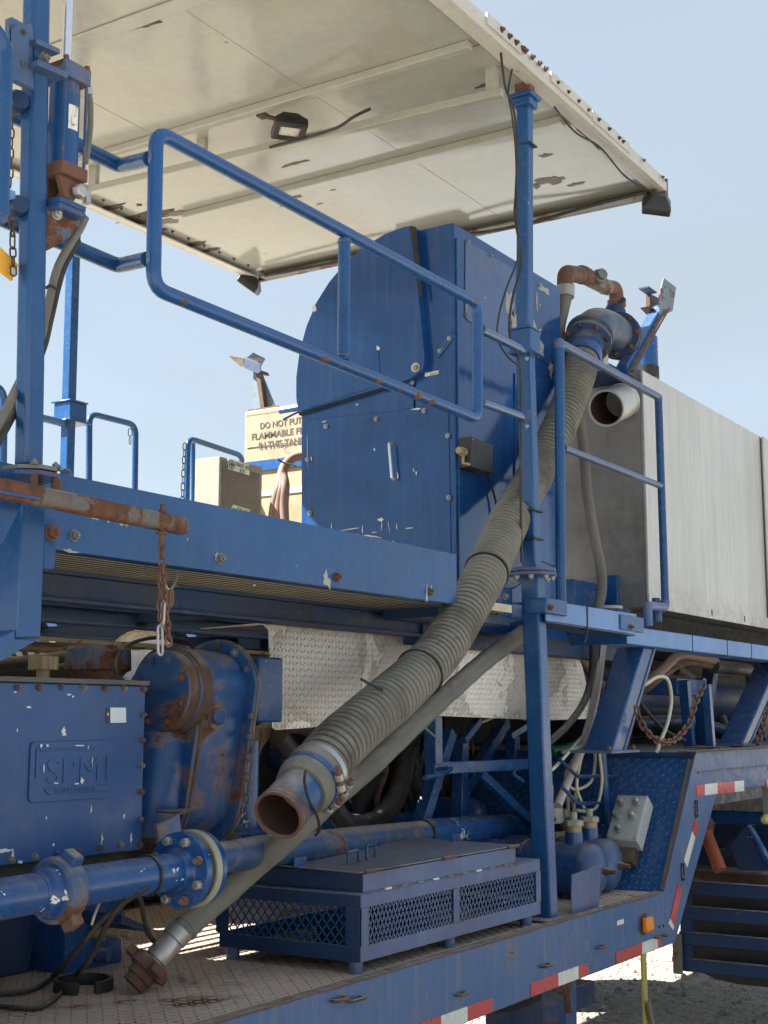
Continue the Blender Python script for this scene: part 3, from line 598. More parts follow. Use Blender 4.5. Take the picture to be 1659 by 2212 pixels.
# curved drum cover (two halves), swept in X
out = [(890, 487), (872, 490), (830, 506), (785, 533), (745, 568), (710, 610), (682, 655)]
out2 = [(682, 655), (662, 705), (647, 760), (640, 815), (640, 860), (644, 890)]
def poly(pts, dx, off, name, mat, bevel=.002): return MB().prism([HX(x, y, dx) for x, y in pts], (off, 0, 0)).build(name, mat, rh, bevel=bevel)
poly([(917, 776), (912, 800), (885, 818)] + out2[::-1] + out[::-1][1:], .035, .50, 'drum_cover', blue_house)
poly([(682, 657)] + [(817, 755)] + [(822, 830)] + [(644, 889)] + out2[::-1][1:-1], .038, .0028, 'cover_plate', blue_house, 0)
poly([(885, 488), (898, 490), (912, 640), (906, 640)], .038, .002, 'hood_gap_shade', dark, 0)  # dark strip painted for the shaded gap beside the drum cover
poly([(643, 889), (885, 814), (912, 798), (916, 802), (886, 824), (646, 897)], .012, .02, 'seal_strip', dark, 0)
poly([(663, 906), (840, 890), (968, 868), (974, 1198), (663, 1138)], .004, .004, 'door_panel', blue_house, .0015)

h0, h1 = HX(840, 955, .03), HX(847, 1035, .03)
MB().tube([h0+ex*.026, h0, h1, h1+ex*.026], .0055, 8, .012).build('door_handle', chrome, rh)
for x, y in ((704, 921), (813, 905), (916, 887), (664, 992), (967, 941), (969, 1075), (669, 1108)): bolt(HX(x, y, .008), -ex, .007, rh, galv)
# bare hole rims and chips that show white on the door
chipm = paint('chipped_to_white', (.62, .64, .66), .6, var=.15, dirt=.3, streak=0)
R_ = random.Random(11)
def streakpoly(x0, y0, x1, y1, wd, sd):
    a, b = HX(x0, y0, .0085), HX(x1, y1, .0085); d = (b-a); n_ = max(3, int(d.length/.012)); r = random.Random(sd); side = V((0, d.z, -d.y)).normalized()*wd; up_, dn = [], []
    for i in range(n_+1):
        k = math.sin(math.pi*min(1, max(0, i/n_)))*.8+.25; p = a+d*i/n_
        up_.append(p+side*k*r.uniform(.3, 1.3)); dn.append(p-side*k*r.uniform(.2, 1.2))
    return MB().prism(up_+dn[::-1], (.0006, 0, 0)).build('paint_chip', chipm, rh, smooth=0)
for k, q in enumerate(((748, 1153, 822, 1161, .004), (735, 1146, 778, 1140, .002), (815, 1123, 828, 1123, .009), (783, 1134, 783, 1152, .003), (825, 1128, 823, 1148, .0025), (838, 1126, 842, 1152, .0025), (780, 1163, 795, 1163, .002),
                       (875, 1142, 893, 1140, .003), (842, 1172, 852, 1170, .004), (802, 1150, 815, 1150, .003), (888, 885, 910, 882, .004), (695, 912, 706, 909, .003), (663, 940, 664, 1010, .0012), (716, 1128, 716, 1145, .002), (822, 1160, 826, 1176, .003),
                       (690, 1185-40, 700, 1147, .003), (856, 1130, 858, 1145, .002), (672, 985, 672, 995, .003), (808, 968, 810, 975, .004), (858, 1020, 859, 1035, .0035), (893, 1012, 894, 1020, .003), (898, 1018, 900, 1026, .004))):
    streakpoly(*q, 40+k)
for c, s, k in (((679, 666), (6, 9), 1), ((817, 752), (5, 6), 2)):
    ps = []; r = random.Random(k)
    for i in range(11): t = 2*math.pi*i/11; ps.append(HX(c[0]+s[0]*math.cos(t)*r.uniform(.5, 1.1), c[1]+s[1]*math.sin(t)*r.uniform(.5, 1.1), .0395))
    MB().prism(ps, (.0006, 0, 0)).build('paint_chip', chipm, rh, smooth=0)
# pivot bolt, latch straps, label
MB().lathe(HX(898, 794, .035), -ex, [(0, .017), (.004, .017)], 16).build('pivot_washer', chipm, rh); bolt(HX(898, 794, .039), -ex, .010, rh, galv)
q = HX(961, 745, .002); d1 = (HX(946, 766)-HX(975, 728)); d1n = d1.normalized()
MB().obox(q, -ex*.004, d1*.62, d1n.cross(ex)*.014).build('latch_strap', blue_rail, rh, bevel=.002); bolt(q-ex*.004+d1*.35, -ex, .006, rh, galv); bolt(q-ex*.004-d1*.35, -ex, .006, rh, galv)
MB().prism([HX(852, 838, .002), HX(897, 813, .002), HX(898, 828, .002), HX(870, 840, .002)], (-.008, 0, 0)).build('latch_strap', blue_rail, rh, bevel=.002); bolt(HX(891, 827, .01), -ex, .0055, rh, galv)
q = HX(933, 808, .002); nl_ = MB().prism([HX(918, 806, .001), HX(948, 800, .001), HX(948, 808, .001), HX(918, 814, .001)], (-.001, 0, 0)).build('name_label', labelm, rh)
F = Matrix((-ey, ez, -ex)).transposed().to_4x4(); F.translation = HX(929, 811, .0025); text('DATA', .014, ink, F, nl_, 'label_lettering', .0002)
# side face panels
def ypoly(pts, dy, off, name, mat, bev=.0015): return MB().prism([HY(x, y, dy) for x, y in pts], (0, off, 0)).build(name, mat, rh, bevel=bev)
ypoly([(1006, 519), (1113, 582), (1113, 745), (1012, 693), (1005, 684)], .004, .004, 'side_panel', paint('blue_side_sheet', (.06, .12, .30), .3, chip=.75, dirt=.4, bump=.08, dents=.4, fade=(.10, .16, .32)))
ypoly([(1148, 603), (1206, 641), (1206, 800), (1148, 765)], .004, .004, 'side_panel', blue_house)
ypoly([(1113, 805), (1206, 822), (1206, 1225), (1113, 1190)], .006, .004, 'side_panel', blue_house)
MB().box(XH+.012, XH+.02, YH-.006, YH, 1.95, 3.3).build('corner_seam', blue_rail, rh, bevel=.001)
for x, y in ((1011, 523), (1009, 680), (1060, 553), (1163, 660), (1165, 615)): bolt(HY(x, y, .004), -ey, .0065, rh, galv)
bare2 = paint('flaked_to_metal', (.38, .37, .34), .5, metal=.3, dirt=.6, var=.3)
for k, (x, y, a_, b_) in enumerate(((1102, 665, .03, .06), (1112, 700, .035, .05), (1158, 738, .05, .07), (1175, 625, .05, .012), (1008, 655, .004, .05), (1190, 800, .02, .03), (1160, 655, .006, .05))):
    patch(HY(x, y, .0045), ex*a_, ez*b_, 60+k, bare2, rh, -ey, 16, 'paint_flake', .0008, .5)
# black switch box with conduit fitting
sb = thing('switch_box', 'black switch box with brass fitting on the side of the blue cabinet', 'switch box', HY(1015, 995))
a_, b_ = HY(1000, 958), HY(1042, 1030); zt, zb = HY(1012, 955).z, HY(1012, 1025).z
xa, xb = XH+.012, b_.x-.02
MB().box(xa, xb, YH-.055, YH-.002, zb+.01, zt).build('box_body', plastic, sb, bevel=.003)
q = V((xa, YH-.03, (zt+zb)/2+.005)); MB().lathe(q, -ex, [(0, .016), (.02, .016), (.02, .011), (.035, .011), (.035, .014), (.045, .012)], 8).build('conduit_fitting', brass, sb)
MB().tube([q+V((-.01, 0, -.005)), q+V((-.012, 0, -.04)), q+V((.005, -.02, -.045))], .006, 8).build('conduit_fitting', brass, sb)
for dx, dz in ((.01, -.01), (.09, -.01), (.05, -.012)): pass
for x in (xa+.01, xb-.01): bolt((x, YH-.055, zt-.01), -ey, .003, sb, galv)
cb = MB().tube(spline([V((xb-.01, YH-.02, zb+.03)), P(1050, 1018, Y=YH-.02), P(1062, 1050, Y=YH-.015), P(1072, 1090, Y=YH-.015), P(1076, 1130, Y=YH-.015)], 6), .0045, 8).build('power_cable', rubber); tag(cb, 'black cable curving down from the switch box on the blue cabinet', 'cable')
# ================================================================ tank with warning sign, first aid box
XS = 5.2
stk = thing('warning_tank', 'cream tank with a DO NOT PUT FLAMMABLE FLUIDS sign behind the blue cabinet', 'tank', (5.5, 3.6, 1.96))
ytl = P(527, 980, X=XS).y; ztp = P(560, 884, X=XS).z
MB().box(XS, 6.4, 3.1, ytl, 1.97, ztp).build('tank_body', creamtank, stk, bevel=.01)
def SX(x, y, d=.003): return P(x, y, X=XS-d)
spl_ = MB().prism([SX(533, 899), SX(660, 880), SX(660, 957), SX(533, 968)], (.002, 0, 0)).build('sign_plate', creamtank, stk)
MB().box(XS-.012, XS, 3.1, ytl-.02, P(560, 1005, X=XS).z-.03, P(560, 1005, X=XS).z+.02).build('tank_band', blue_pipe, stk)
MB().box(XS-.006, XS, 3.1, ytl-.02, P(560, 1060, X=XS).z-.03, P(560, 1060, X=XS).z+.0).build('tank_band', greybox, stk)
def tx(s, x, y, x2=None, h=.040):
    p = SX(x, y, .0045); m = Matrix((-ey, ez, -ex)).transposed().to_4x4(); m.translation = p
    text(s, h, ink, m, spl_, 'sign_lettering', .0004, (p.y-SX(x2, y).y) if x2 else None)
MB().box(XS-.0045, XS-.0032, SX(533, 930).y-1.2, SX(533, 930).y, SX(535, 968).z, SX(535, 968).z+.002).box(XS-.0045, XS-.0032, SX(533, 930).y-1.2, SX(533, 930).y, SX(535, 899).z, SX(535, 899).z+.002).build('sign_border', rust_grey, spl_)
tx('DO NOT PUT', 561, 927, 652, .045); tx('FLAMMABLE FLUIDS', 543, 951, 693, .045); tx('IN THIS TANK', 558, 970, 658, .045)
# bracket on the tank
bk = thing('tank_cradle_bracket', 'forked steel bracket standing on the cream warning tank against the sky', 'bracket', P(570, 885, X=5.3), 'forked brackets on top of the tanks')
def BX(x, y, d=0): return P(x, y, X=5.3+d)
bl2 = paint('weathered_bracket', (.09, .15, .22), .5, rust=.62, dirt=.5, var=.4, rscale=12, fade=(.16, .26, .36))
MB().prism([BX(547, 803), BX(562, 800), BX(594, 880), BX(545, 886)], (.012, 0, 0)).build('web_plate', bl2, bk, bevel=.001)
MB().prism([BX(552, 803, -.03), BX(560, 803, -.03), BX(571, 883, -.03), BX(563, 885, -.03)], (.03, 0, 0)).build('stiffener', rust_dark, bk)
MB().prism([BX(531, 770, -.04), BX(541, 761, -.04), BX(541, 763, -.04), BX(533, 772, -.04)], (.1, 0, 0)).build('x', bl2, bk) if False else None
MB().prism([BX(526, 789, -.05), BX(533, 789, -.05), BX(553, 796, -.05), BX(556, 803, -.05), BX(548, 803, -.05), BX(530, 795, -.05)], (.10, 0, 0)).build('saddle_plate', rust_dark, bk)
MB().prism([BX(531, 771, -.05), BX(557, 780, -.05), BX(556, 799, -.05), BX(532, 793, -.05)], (.008, 0, 0)).build('saddle_plate', blue_dark, bk)
MB().prism([BX(493, 768, -.05), BX(528, 774, -.05), BX(526, 789, -.05), BX(519, 791, -.05)], (.008, 0, 0)).build('saddle_wing', rust_dark, bk)
zw = P(548, 774, X=5.3).z
MB().prism([P(529, 777, Z=zw), P(546, 763, Z=zw), P(573, 776, Z=zw), P(565, 790, Z=zw)], (0, 0, .004)).build('saddle_wing', blue_dark, bk)
MB().prism([BX(529, 773, -.056), BX(563, 785, -.056), BX(563, 803, -.056), BX(556, 807, -.056), BX(526, 793, -.056)], (.005, 0, 0)).build('saddle_face', blue_dark, bk, bevel=.001)
MB().prism([BX(536, 889, -.06), BX(600, 880, -.06), BX(600, 876, -.06), BX(536, 885, -.06)], (.12, 0, 0)).build('foot_plate', rust, bk)
vp = thing('vent_pipe', 'short blue pipe stubs between the cream warning tank and the blue drum cover', 'pipe', P(610, 885, X=5.0))
MB().tube([P(605, 888, X=5.0), P(650, 880, X=5.0)], .014, 12).build('pipe_stub', blue_rail, vp); MB().tube([P(612, 905, X=5.0), P(650, 886, X=5.0)], .007, 10).build('pipe_stub', blue_dark, vp)
fa = thing('first_aid_box', 'beige metal box with first aid and eye wash labels beyond the blue fascia', 'first aid box', (4.75, 3.8, 1.97))
YX = 3.8; e0, e1 = P(475, 985, Y=YX), P(567, 1018, Y=YX); yb_ = P(421, 995, X=e0.x).y
MB().box(e0.x, e1.x, YX, yb_, 1.97, e0.z).build('box_body', beige, fa, bevel=.006)
MB().prism([P(481, 994, Y=YX-.004), P(561, 1025, Y=YX-.004), P(562, 1122, Y=YX-.004), P(480, 1110, Y=YX-.004)], (0, .003, 0)).build('box_door', door_shade, fa, bevel=.001)
LB = []
def lab(q, s, seed):
    pts = [P(x, y, Y=YX-.0075) for x, y in q]; LB.append(MB().prism(pts, (0, .003, 0)).build('door_label', labelm, fa, smooth=0))
    u = (pts[1]-pts[0]).normalized(); u = V((u.x, 0, u.z)); return pts, u
p1_, u1 = lab([(493, 990), (539, 1004), (539, 1027), (494, 1013)], '', 1)
p2_, u2 = lab([(504, 1090), (540, 1101), (540, 1125), (496, 1118), (499, 1100)], '', 2)
def ytext(s, x, y, h, u, name='label_lettering', mat=green, pk=0):
    p = P(x, y, Y=YX-.0095); u = u.normalized(); zz = V((-u.z, 0, u.x)); m = Matrix((u, zz, -ey)).transposed().to_4x4(); m.translation = p; text(s, h, mat, m, LB[pk], name, .0003)
ytext('FIRST AID', 509, 1006.5, .026, u1); ytext('KIT', 518, 1020.5, .026, u1)
ytext('EYE WASH', 512, 1104, .026, u2, pk=1); ytext('SOLUTION', 512, 1117, .026, u2, pk=1)
for (x, y, u) in ((501, 1004, LB[0]), (506, 1108, LB[1])):
    q = P(x, y, Y=YX-.009); MB().lathe(q, -ey, [(0, .021), (.001, .021), (.001, .017), (0, .017)], 20, close=True).box(q.x-.004, q.x+.004, q.y-.001, q.y, q.z-.012, q.z+.012).box(q.x-.012, q.x-.0042, q.y-.001, q.y, q.z-.004, q.z+.004).box(q.x+.0042, q.x+.012, q.y-.001, q.y, q.z-.004, q.z+.004).build('cross_emblem', green, u)
for k, off in enumerate((0, 12, 24)):
    t_ = MB().tube(spline([P(660, 985, X=4.95), P(632, 990, X=4.9), P(612, 1012+k*3, X=4.85), P(604+k*6, 1050, X=4.8), P(592+off*.9, 1095, X=4.8), P(586+off*1.3, 1150, X=4.8)], 7), .021, 12).build('rubber_hose', rubberp)
    tag(t_, ['leftmost of three pinkish hoses arching down beside the blue drum cabinet', 'middle one of three pinkish hoses arching down beside the drum cabinet', 'pinkish hose nearest the blue drum cabinet of three arching down'][k], 'hose', 'pinkish hoses beside the cabinet')
tie = MB().tube([P(598, 992, X=4.76), P(614, 1000, X=4.80), P(640, 1006, X=4.82)], .004, 8).build('strap_tie', rubber); tag(tie, 'black strap tied round the pinkish hoses beside the cabinet', 'strap')
# ================================================================ aluminium tank
XT, YTK = 5.60, 2.2
at = thing('aluminium_tank', 'big bare aluminium tank with a dark end wall at the right', 'tank', (8, 3.2, 2.05))
zt_, zb_ = P(1385, 800, Y=YTK).z, 2.075
xr = P(1640, 935, Y=YTK).x
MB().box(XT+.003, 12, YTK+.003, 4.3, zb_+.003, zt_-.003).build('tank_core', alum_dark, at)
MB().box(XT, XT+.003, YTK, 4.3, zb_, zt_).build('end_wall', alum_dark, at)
MB().box(XT+.0035, xr, YTK-.001, YTK+.003, zb_, zt_).build('side_sheet', alum, at)
MB().box(xr+.02, 12, YTK-.012, YTK+.003, zb_, zt_+.002).build('side_sheet', alum, at)
MB().box(XT, 12, YTK, 4.3, zt_, zt_+.003).build('top_sheet', alum, at)
MB().box(XT-.004, 12, YTK-.008, YTK-.0012, zb_-.004, zb_+.055).build('bottom_rail', alum, at, bevel=.001)
MB().tube([(XT, YTK, zb_), (XT, YTK, zt_)], .007, 8).build('corner_weld', alum_dark, at)
MB().tube([(xr+.01, YTK-.01, zb_), (xr+.01, YTK-.01, zt_)], .008, 8).build('corner_weld', alum_dark, at)
q = P(1648, 960, Y=YTK-.03); MB().tube([(q.x, q.y, zt_-.05), (q.x, q.y, zb_)], .006, 8).build('drain_tube', alum, at)
for x in (5.75, 6.4, 6.9): MB().box(x, x+.01, YTK-.0095, YTK-.0075, zb_+.01, zb_+.04).build('slot_mark', dark, at)
MB().box(XT+.1, 12, YTK+.15, 4.2, 1.99, zb_-.001).build('tank_cradle', dark, at)
# pipe stub
s0, s1 = P(1346, 866, X=XT), P(1309, 882, X=5.36)
ax = (s1-s0); L = ax.length
MB().lathe(s0, ax, [(-.01, .077), (L-.006, .077), (L-.006, .080), (L, .080), (L, .073), (L-.004, .071), (.0, .071)], 36, close=True).build('pipe_stub', alum, at)
MB().lathe(s0, ax, [(.004, .0712), (L-.006, .0712), (L-.006, .0705), (.004, .0705)][::-1], 36, close=True).build('stub_bore_shade', bore_dark, at)  # dark sleeve painted as the shade inside the open stub
MB().lathe(s0, ax, [(.0, .070), (.004, .070)], 24).build('stub_inside', bore_dark, at)
MB().lathe(s0+ax.normalized()*.012, ax, [(0, .077), (.004, .083), (.010, .083), (.014, .077)], 36).build('weld_ring', alum, at)
# ================================================================ corrugated suction hose with clamp and end pipe
ch = thing('suction_hose', 'thick corrugated grey hose running diagonally from the tank valve to an open rusty pipe', 'hose', P(600, 1770, Y=1.93))
cpx = [(672, 1682, 1.925, 50), (740, 1600, 1.94, 0), (880, 1478, 1.965, 0), (960, 1392, 1.985, 0), (1040, 1258, 2.02, 0), (1098, 1130, 2.10, 0), (1160, 1020, 2.18, 0), (1205, 930, 2.19, 0), (1243, 830, 2.20, 0), (1262, 765, 2.22, 0)]
cen = spline([P(x, y, Y=yy) for x, y, yy, _ in cpx], 14)
# resample evenly and ripple the radius
def resample(pts, step):
    out = [pts[0].copy()]; acc = 0
    for a, b in zip(pts, pts[1:]):
        L = (b-a).length; d = step-acc
        while d <= L: out.append(a+(b-a)*(d/L)); d += step
        acc = (acc+L) % step
    return out
rs_ = resample(cen, .0022); per = .0225
rq = random.Random(5); am = [rq.uniform(.8, 1.1) for _ in range(400)]; ph = [rq.uniform(-.06, .06) for _ in range(400)]
rads = []
for i in range(len(rs_)):
    t = i*.0022/per; k = int(t); f = t-k; a_ = am[k]*(1-f)+am[k+1]*f
    rads.append(.0648 + .0034*a_*(abs(math.sin(math.pi*(t+ph[k]*(1-f)+ph[k+1]*f)))**.8*2-1) + .0012*math.sin(i*.011)+.0008*math.sin(i*.037))
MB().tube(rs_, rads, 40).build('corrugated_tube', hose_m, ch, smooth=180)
e = P(600, 1762, Y=1.905); s_ = P(672, 1682, Y=1.925); axh = (e-s_).normalized(); Lh = (e-s_).length
MB().lathe(s_, axh, [(-.06, .071), (-.03, .0735), (.0, .072), (.03, .074), (.045, .070), (.055, .066), (.06, .066)], 36).build('hose_cuff', hose2_m, ch)
MB().lathe(s_, axh, [(.04, .0585), (Lh-.02, .0585), (Lh-.018, .0605), (Lh-.012, .0605), (Lh-.010, .057), (Lh, .0595), (Lh, .054), (.05, .054)], 40, close=True).build('end_pipe', blue_rusty, ch)
MB().lathe(s_+axh*(Lh-.035), axh, [(0, .0592), (.02, .0595), (.034, .0602), (.0355, .0602), (.0355, .0535), (.03, .0535), (.0, .0590)], 40, close=True).build('rusted_lip', rust, ch)
MB().lathe(s_, axh, [(Lh-.008, .0538), (Lh-.008, .0530), (.052, .0530), (.052, .0538)], 40, close=True).build('pipe_bore', bore_dark, ch)
MB().lathe(s_+axh*.055, axh, [(0, .053), (.003, .053)], 24).build('bore_shade_disc', dark, ch)  # black disc stands in for the shaded depth of the open pipe
# clamp bands with bolts
u = axh.orthogonal().normalized(); u = (RT - axh*RT.dot(axh)).normalized(); v2 = axh.cross(u)
for d, m in ((-.035, galv), (.012, blue_pipe)):
    MB().lathe(s_+axh*d, axh, [(-.009, .0755), (.009, .0755), (.009, .073), (-.009, .073)][:2], 36).build('clamp_band', m, ch)
for d, ang in ((-.035, 100), (-.035, 25), (.012, 118), (.012, 45), (.012, -10)):
    a = rad(ang); o_ = (u*math.cos(a)-v2*math.sin(a)); o_ = o_ if True else o_; tgt = axh.cross(o_)
    p = s_+axh*d+o_*.082
    MB().tube([p-tgt*.022, p-tgt*.006], .011, 10).build('clamp_lug', galv, ch, bevel=.001); MB().tube([p+tgt*.006, p+tgt*.022], .011, 10).build('clamp_lug', galv, ch, bevel=.001)
    MB().tube([p-tgt*.026, p+tgt*.045], .0052, 8).build('clamp_bolt', rust, ch)
    MB().lathe(p+tgt*.024, tgt, [(0, .0095), (.009, .0095)], 6).build('clamp_nut', rust, ch)
def ring(name, px, py, Y, r, wire, parent, mat, dirv, tilt=0):
    c = P(px, py, Y=Y); return MB().lathe(c, dirv, [(-wire, r), (wire, r), (wire, r+wire*1.6), (-wire, r+wire*1.6)], 28, close=True).build(name, mat, parent)
def near(px, py):   # nearest centreline point to a sight line
    best = None
    for i, p in enumerate(rs_):
        r = p-CAM; s1 = r.dot(FW); q = (CX+FL*r.dot(RT)/s1, CY-FL*r.dot(UP)/s1); d = (q[0]-px)**2+(q[1]-py)**2
        if best is None or d < best[0]: best = (d, i)
    i = max(1, min(len(rs_)-2, best[1])); return rs_[i], (rs_[i+1]-rs_[i-1]).normalized()
for px, py in ((1052, 1235), (905, 1452)):
    c, d = near(px, py); MB().lathe(c, d, [(-.003, .066), (-.003, .0725), (.003, .0725), (.003, .066)], 32, close=True).build('strap_tie', rubber, ch)
# wires wrapped round both hoses
for k, pts in enumerate(([(660, 1665, 1.84), (658, 1690, 1.835), (668, 1730, 1.84), (684, 1760, 1.86), (690, 1790, 1.88), (682, 1805, 1.90)], )):
    o = MB().tube(spline([P(x, y, Y=yy) for x, y, yy in pts], 8), .0035, 8).build('tie_wire', dark); tag(o, 'black wire looped over the hose clamp and the smooth grey hose', 'wire')
# ================================================================ smooth grey hose with hammer union
sh_ = thing('discharge_hose', 'smooth grey hose leaning down to the deck with a rusty wing union on its end', 'hose', (2.6, 2.3, ZD))
sp = [(375, 2028, 2.30), (470, 1945, 2.27), (560, 1865, 2.20), (640, 1795, 2.11), (720, 1722, 2.07), (800, 1655, 2.07), (900, 1560, 2.09), (990, 1478, 2.13), (1060, 1418, 2.18), (1140, 1362, 2.26), (1200, 1330, 2.45)]
cen2 = resample(spline([P(x, y, Y=yy) for x, y, yy in sp], 10), .01)
rr_ = [.0302+.0012*max(0, math.sin(i*.42)) for i in range(len(cen2))]
MB().tube(cen2, rr_, 24).build('hose_tube', hose2_m, sh_, smooth=80)
a, b = cen2[0], P(322, 2088, Y=2.33); axu = (b-a).normalized(); Lu = (b-a).length
MB().lathe(a, axu, [(-.03, .031), (-.03, .0335), (.0, .0335), (.003, .030), (.03, .030), (.032, .031), (Lu*.72, .030), (Lu*.75, .026), (Lu*.8, .026)], 12).build('hex_ferrule', galv, sh_)
MB().tube([cen2[4], cen2[5]], .0335, 24).build('hose_band', hose2_m, sh_)
cu_ = a+axu*Lu*.80
MB().lathe(cu_, axu, [(0, .03), (.0, .046), (.014, .050), (.03, .050), (.034, .044), (.034, .0)], 24).build('union_nut', rust, sh_, bevel=.001)
uu = (RT - axu*RT.dot(axu)).normalized(); vv = axu.cross(uu)
for k in range(3):
    t = rad(52+120*k); dd = uu*math.cos(t)+vv*math.sin(t); tt = axu.cross(dd)
    MB().obox(cu_+axu*.015+dd*.052, axu*.012, dd*.016, tt*.02).build('union_wing', rust, sh_, bevel=.004)
MB().lathe(cu_+axu*.034, axu, [(0, .036), (.018, .036), (.022, .030), (.04, .030), (.04, .024), (-.0, .022)], 24, close=True).build('union_sub', rust, sh_, bevel=.001)
MB().lathe(cu_+axu*.036, axu, [(0, .024), (.003, .024)], 20).build('union_bore', dark, sh_)
# ================================================================ grey hose 3 in front of tank wall
o = MB().tube(spline([P(1252, 905, Y=2.34), P(1262, 985, Y=2.33), P(1268, 1060, Y=2.33), P(1282, 1150, Y=2.32), P(1297, 1220, Y=2.31), P(1300, 1270, Y=2.31), P(1292, 1310, Y=2.32), P(1280, 1340, Y=2.36)], 8), [.022]*57, 16).build('grey_hose', hose2_m); tag(o, 'grey hose hanging straight down in front of the dark tank end wall', 'hose')
# ================================================================ valve assembly on the tank
va = thing('tank_valve', 'blue valve body with flanged elbow on top of the tank corner feeding the corrugated hose', 'valve', P(1290, 800, Y=2.3))
h_end = rs_[-1]; hd = (rs_[-1]-rs_[-12]).normalized()
MB().lathe(h_end, hd, [(-.04, .073), (-.01, .075), (.02, .072), (.04, .069)], 30).build('hose_cuff', blue_pipe, va)
for k in range(5):
    t = rad(150+k*32); o_ = (RT*math.cos(t)-FW*math.sin(t)*.8); o_ = (o_-hd*o_.dot(hd)).normalized(); p = h_end+o_*.080
    MB().tube([p-hd*.03, p+hd*.025], .009, 8).build('clamp_lug', galv if k % 2 else blue_pipe, va, bevel=.001)
f0 = h_end+hd*.03
MB().lathe(f0, hd, [(0, .068), (.05, .068), (.055, .10), (.075, .10), (.08, .085), (.10, .085), (.105, .10), (.125, .10), (.13, .07)], 28).build('butterfly_valve', grimy_valve, va, bevel=.002)
for k in range(8):
    a = rad(k*45+10); o_ = hd.orthogonal().normalized(); o2 = hd.cross(o_); bolt(f0+hd*.055+(o_*math.cos(a)+o2*math.sin(a))*.088, -hd, .010, va, blue_dark if k % 2 else rust)
elb = [f0+hd*.12, P(1287, 705, Y=2.24), P(1316, 712, Y=2.26), P(1345, 735, Y=2.30)]
MB().tube(spline(elb, 8), .078, 26).build('elbow', grimy_valve, va)
g0 = P(1334, 725, Y=2.28); gd = (P(1365, 755, Y=2.34)-g0).normalized()
MB().lathe(g0, gd, [(-.03, .105), (-.008, .105), (-.006, .085), (.006, .085), (.008, .105), (.03, .105)], 28).build('pipe_flange', blue_dark, va, bevel=.002)
for k in range(8):
    a = rad(k*45); o_ = gd.orthogonal().normalized(); o2 = gd.cross(o_); bolt(g0-gd*.03+(o_*math.cos(a)+o2*math.sin(a))*.09, -gd, .010, va, rust_dark)
MB().tube([g0, g0+gd*.25], .082, 26).build('inlet_pipe', grimy_valve, va)
MB().lathe(P(1392, 790, Y=2.42), ez, [(-.06, .068), (.14, .068), (.15, .060)], 24).build('filter_can', blue_pipe, va)
MB().lathe(P(1392, 790, Y=2.42)-ez*.02, ez, [(-.05, .071), (.01, .071)], 24).build('can_base', dark, va)
MB().prism([P(1372, 735, Y=2.30), P(1385, 770, Y=2.30), P(1384, 803, Y=2.30), P(1340, 803, Y=2.30)], (0, .02, 0)).build('gusset_plate', blue_pipe, va, bevel=.001)
MB().box(5.58, 5.95, 2.22, 2.6, zt_+.003, zt_+.012).build('mount_plate', rust, va, bevel=.001)
MB().box(5.02, 5.62, 2.24, 2.44, zt_-.05, zt_-.02).build('support_arm', blue_dark, va)
MB().tube([P(1302, 765, Y=2.2), P(1304, 800, Y=2.2)], .022, 12).build('small_fitting', galv, va)
# rusty small pipe above
rp = thing('rusty_pipe_arch', 'arched rusty pipe with a grey valve body against the sky above the tank', 'pipe', P(1270, 640, Y=2.3))
RY = 2.32
MB().tube([P(1221, 618, Y=RY), P(1222, 590, Y=RY), P(1268, 596, Y=RY)], .036, 18, .07, fs=8).build('pipe_elbow', rust, rp)
MB().lathe(P(1258, 594, Y=RY), (P(1268, 596, Y=RY)-P(1250, 592, Y=RY)), [(-.02, .037), (-.018, .041), (0.015, .041), (.018, .037)], 18).build('pipe_collar', rust, rp)
MB().tube([P(1262, 596, Y=RY), P(1312, 622, Y=RY)], .036, 8).build('valve_body', rust_grey, rp, bevel=.004)
q = P(1289, 602, Y=RY-.02); MB().lathe(q, V((-.5, -.8, .2)), [(0, .034), (.03, .034), (.031, .026), (.05, .026)], 8).build('hex_cap', steelbolt, rp, bevel=.002)
MB().tube([P(1304, 620, Y=RY), P(1330, 622, Y=RY), P(1333, 664, Y=RY)], .033, 18, .06, fs=8).build('pipe_elbow', rust, rp)
MB().lathe(P(1332, 656, Y=RY), -ez+ex*.1, [(-.02, .035), (-.015, .042), (.015, .042), (.02, .035), (.1, .03)], 18).build('pipe_collar', rust, rp)
MB().lathe(P(1328, 672, Y=RY), ez, [(-.06, .03), (-.03, .045), (.0, .05), (.02, .04), (.03, .033)], 14).build('small_valve', blue_dark, rp)
MB().tube([P(1326, 668, Y=RY-.01), P(1348, 646, Y=RY-.04)], .013, 8).build('valve_lever', dark, rp, bevel=.002)
MB().tube([P(1222, 616, Y=RY), P(1221, 642, Y=RY)], .038, 10).build('crimp_ferrule', galv, rp)
o = MB().tube([P(1221, 640, Y=RY), P(1211, 700, Y=RY+.01), P(1206, 760, Y=RY+.05)], [.030, .022, .02], 14).build('grey_hose', hose2_m); tag(o, 'short grey hose dropping behind the blue cabinet from the rusty pipe arch', 'hose')
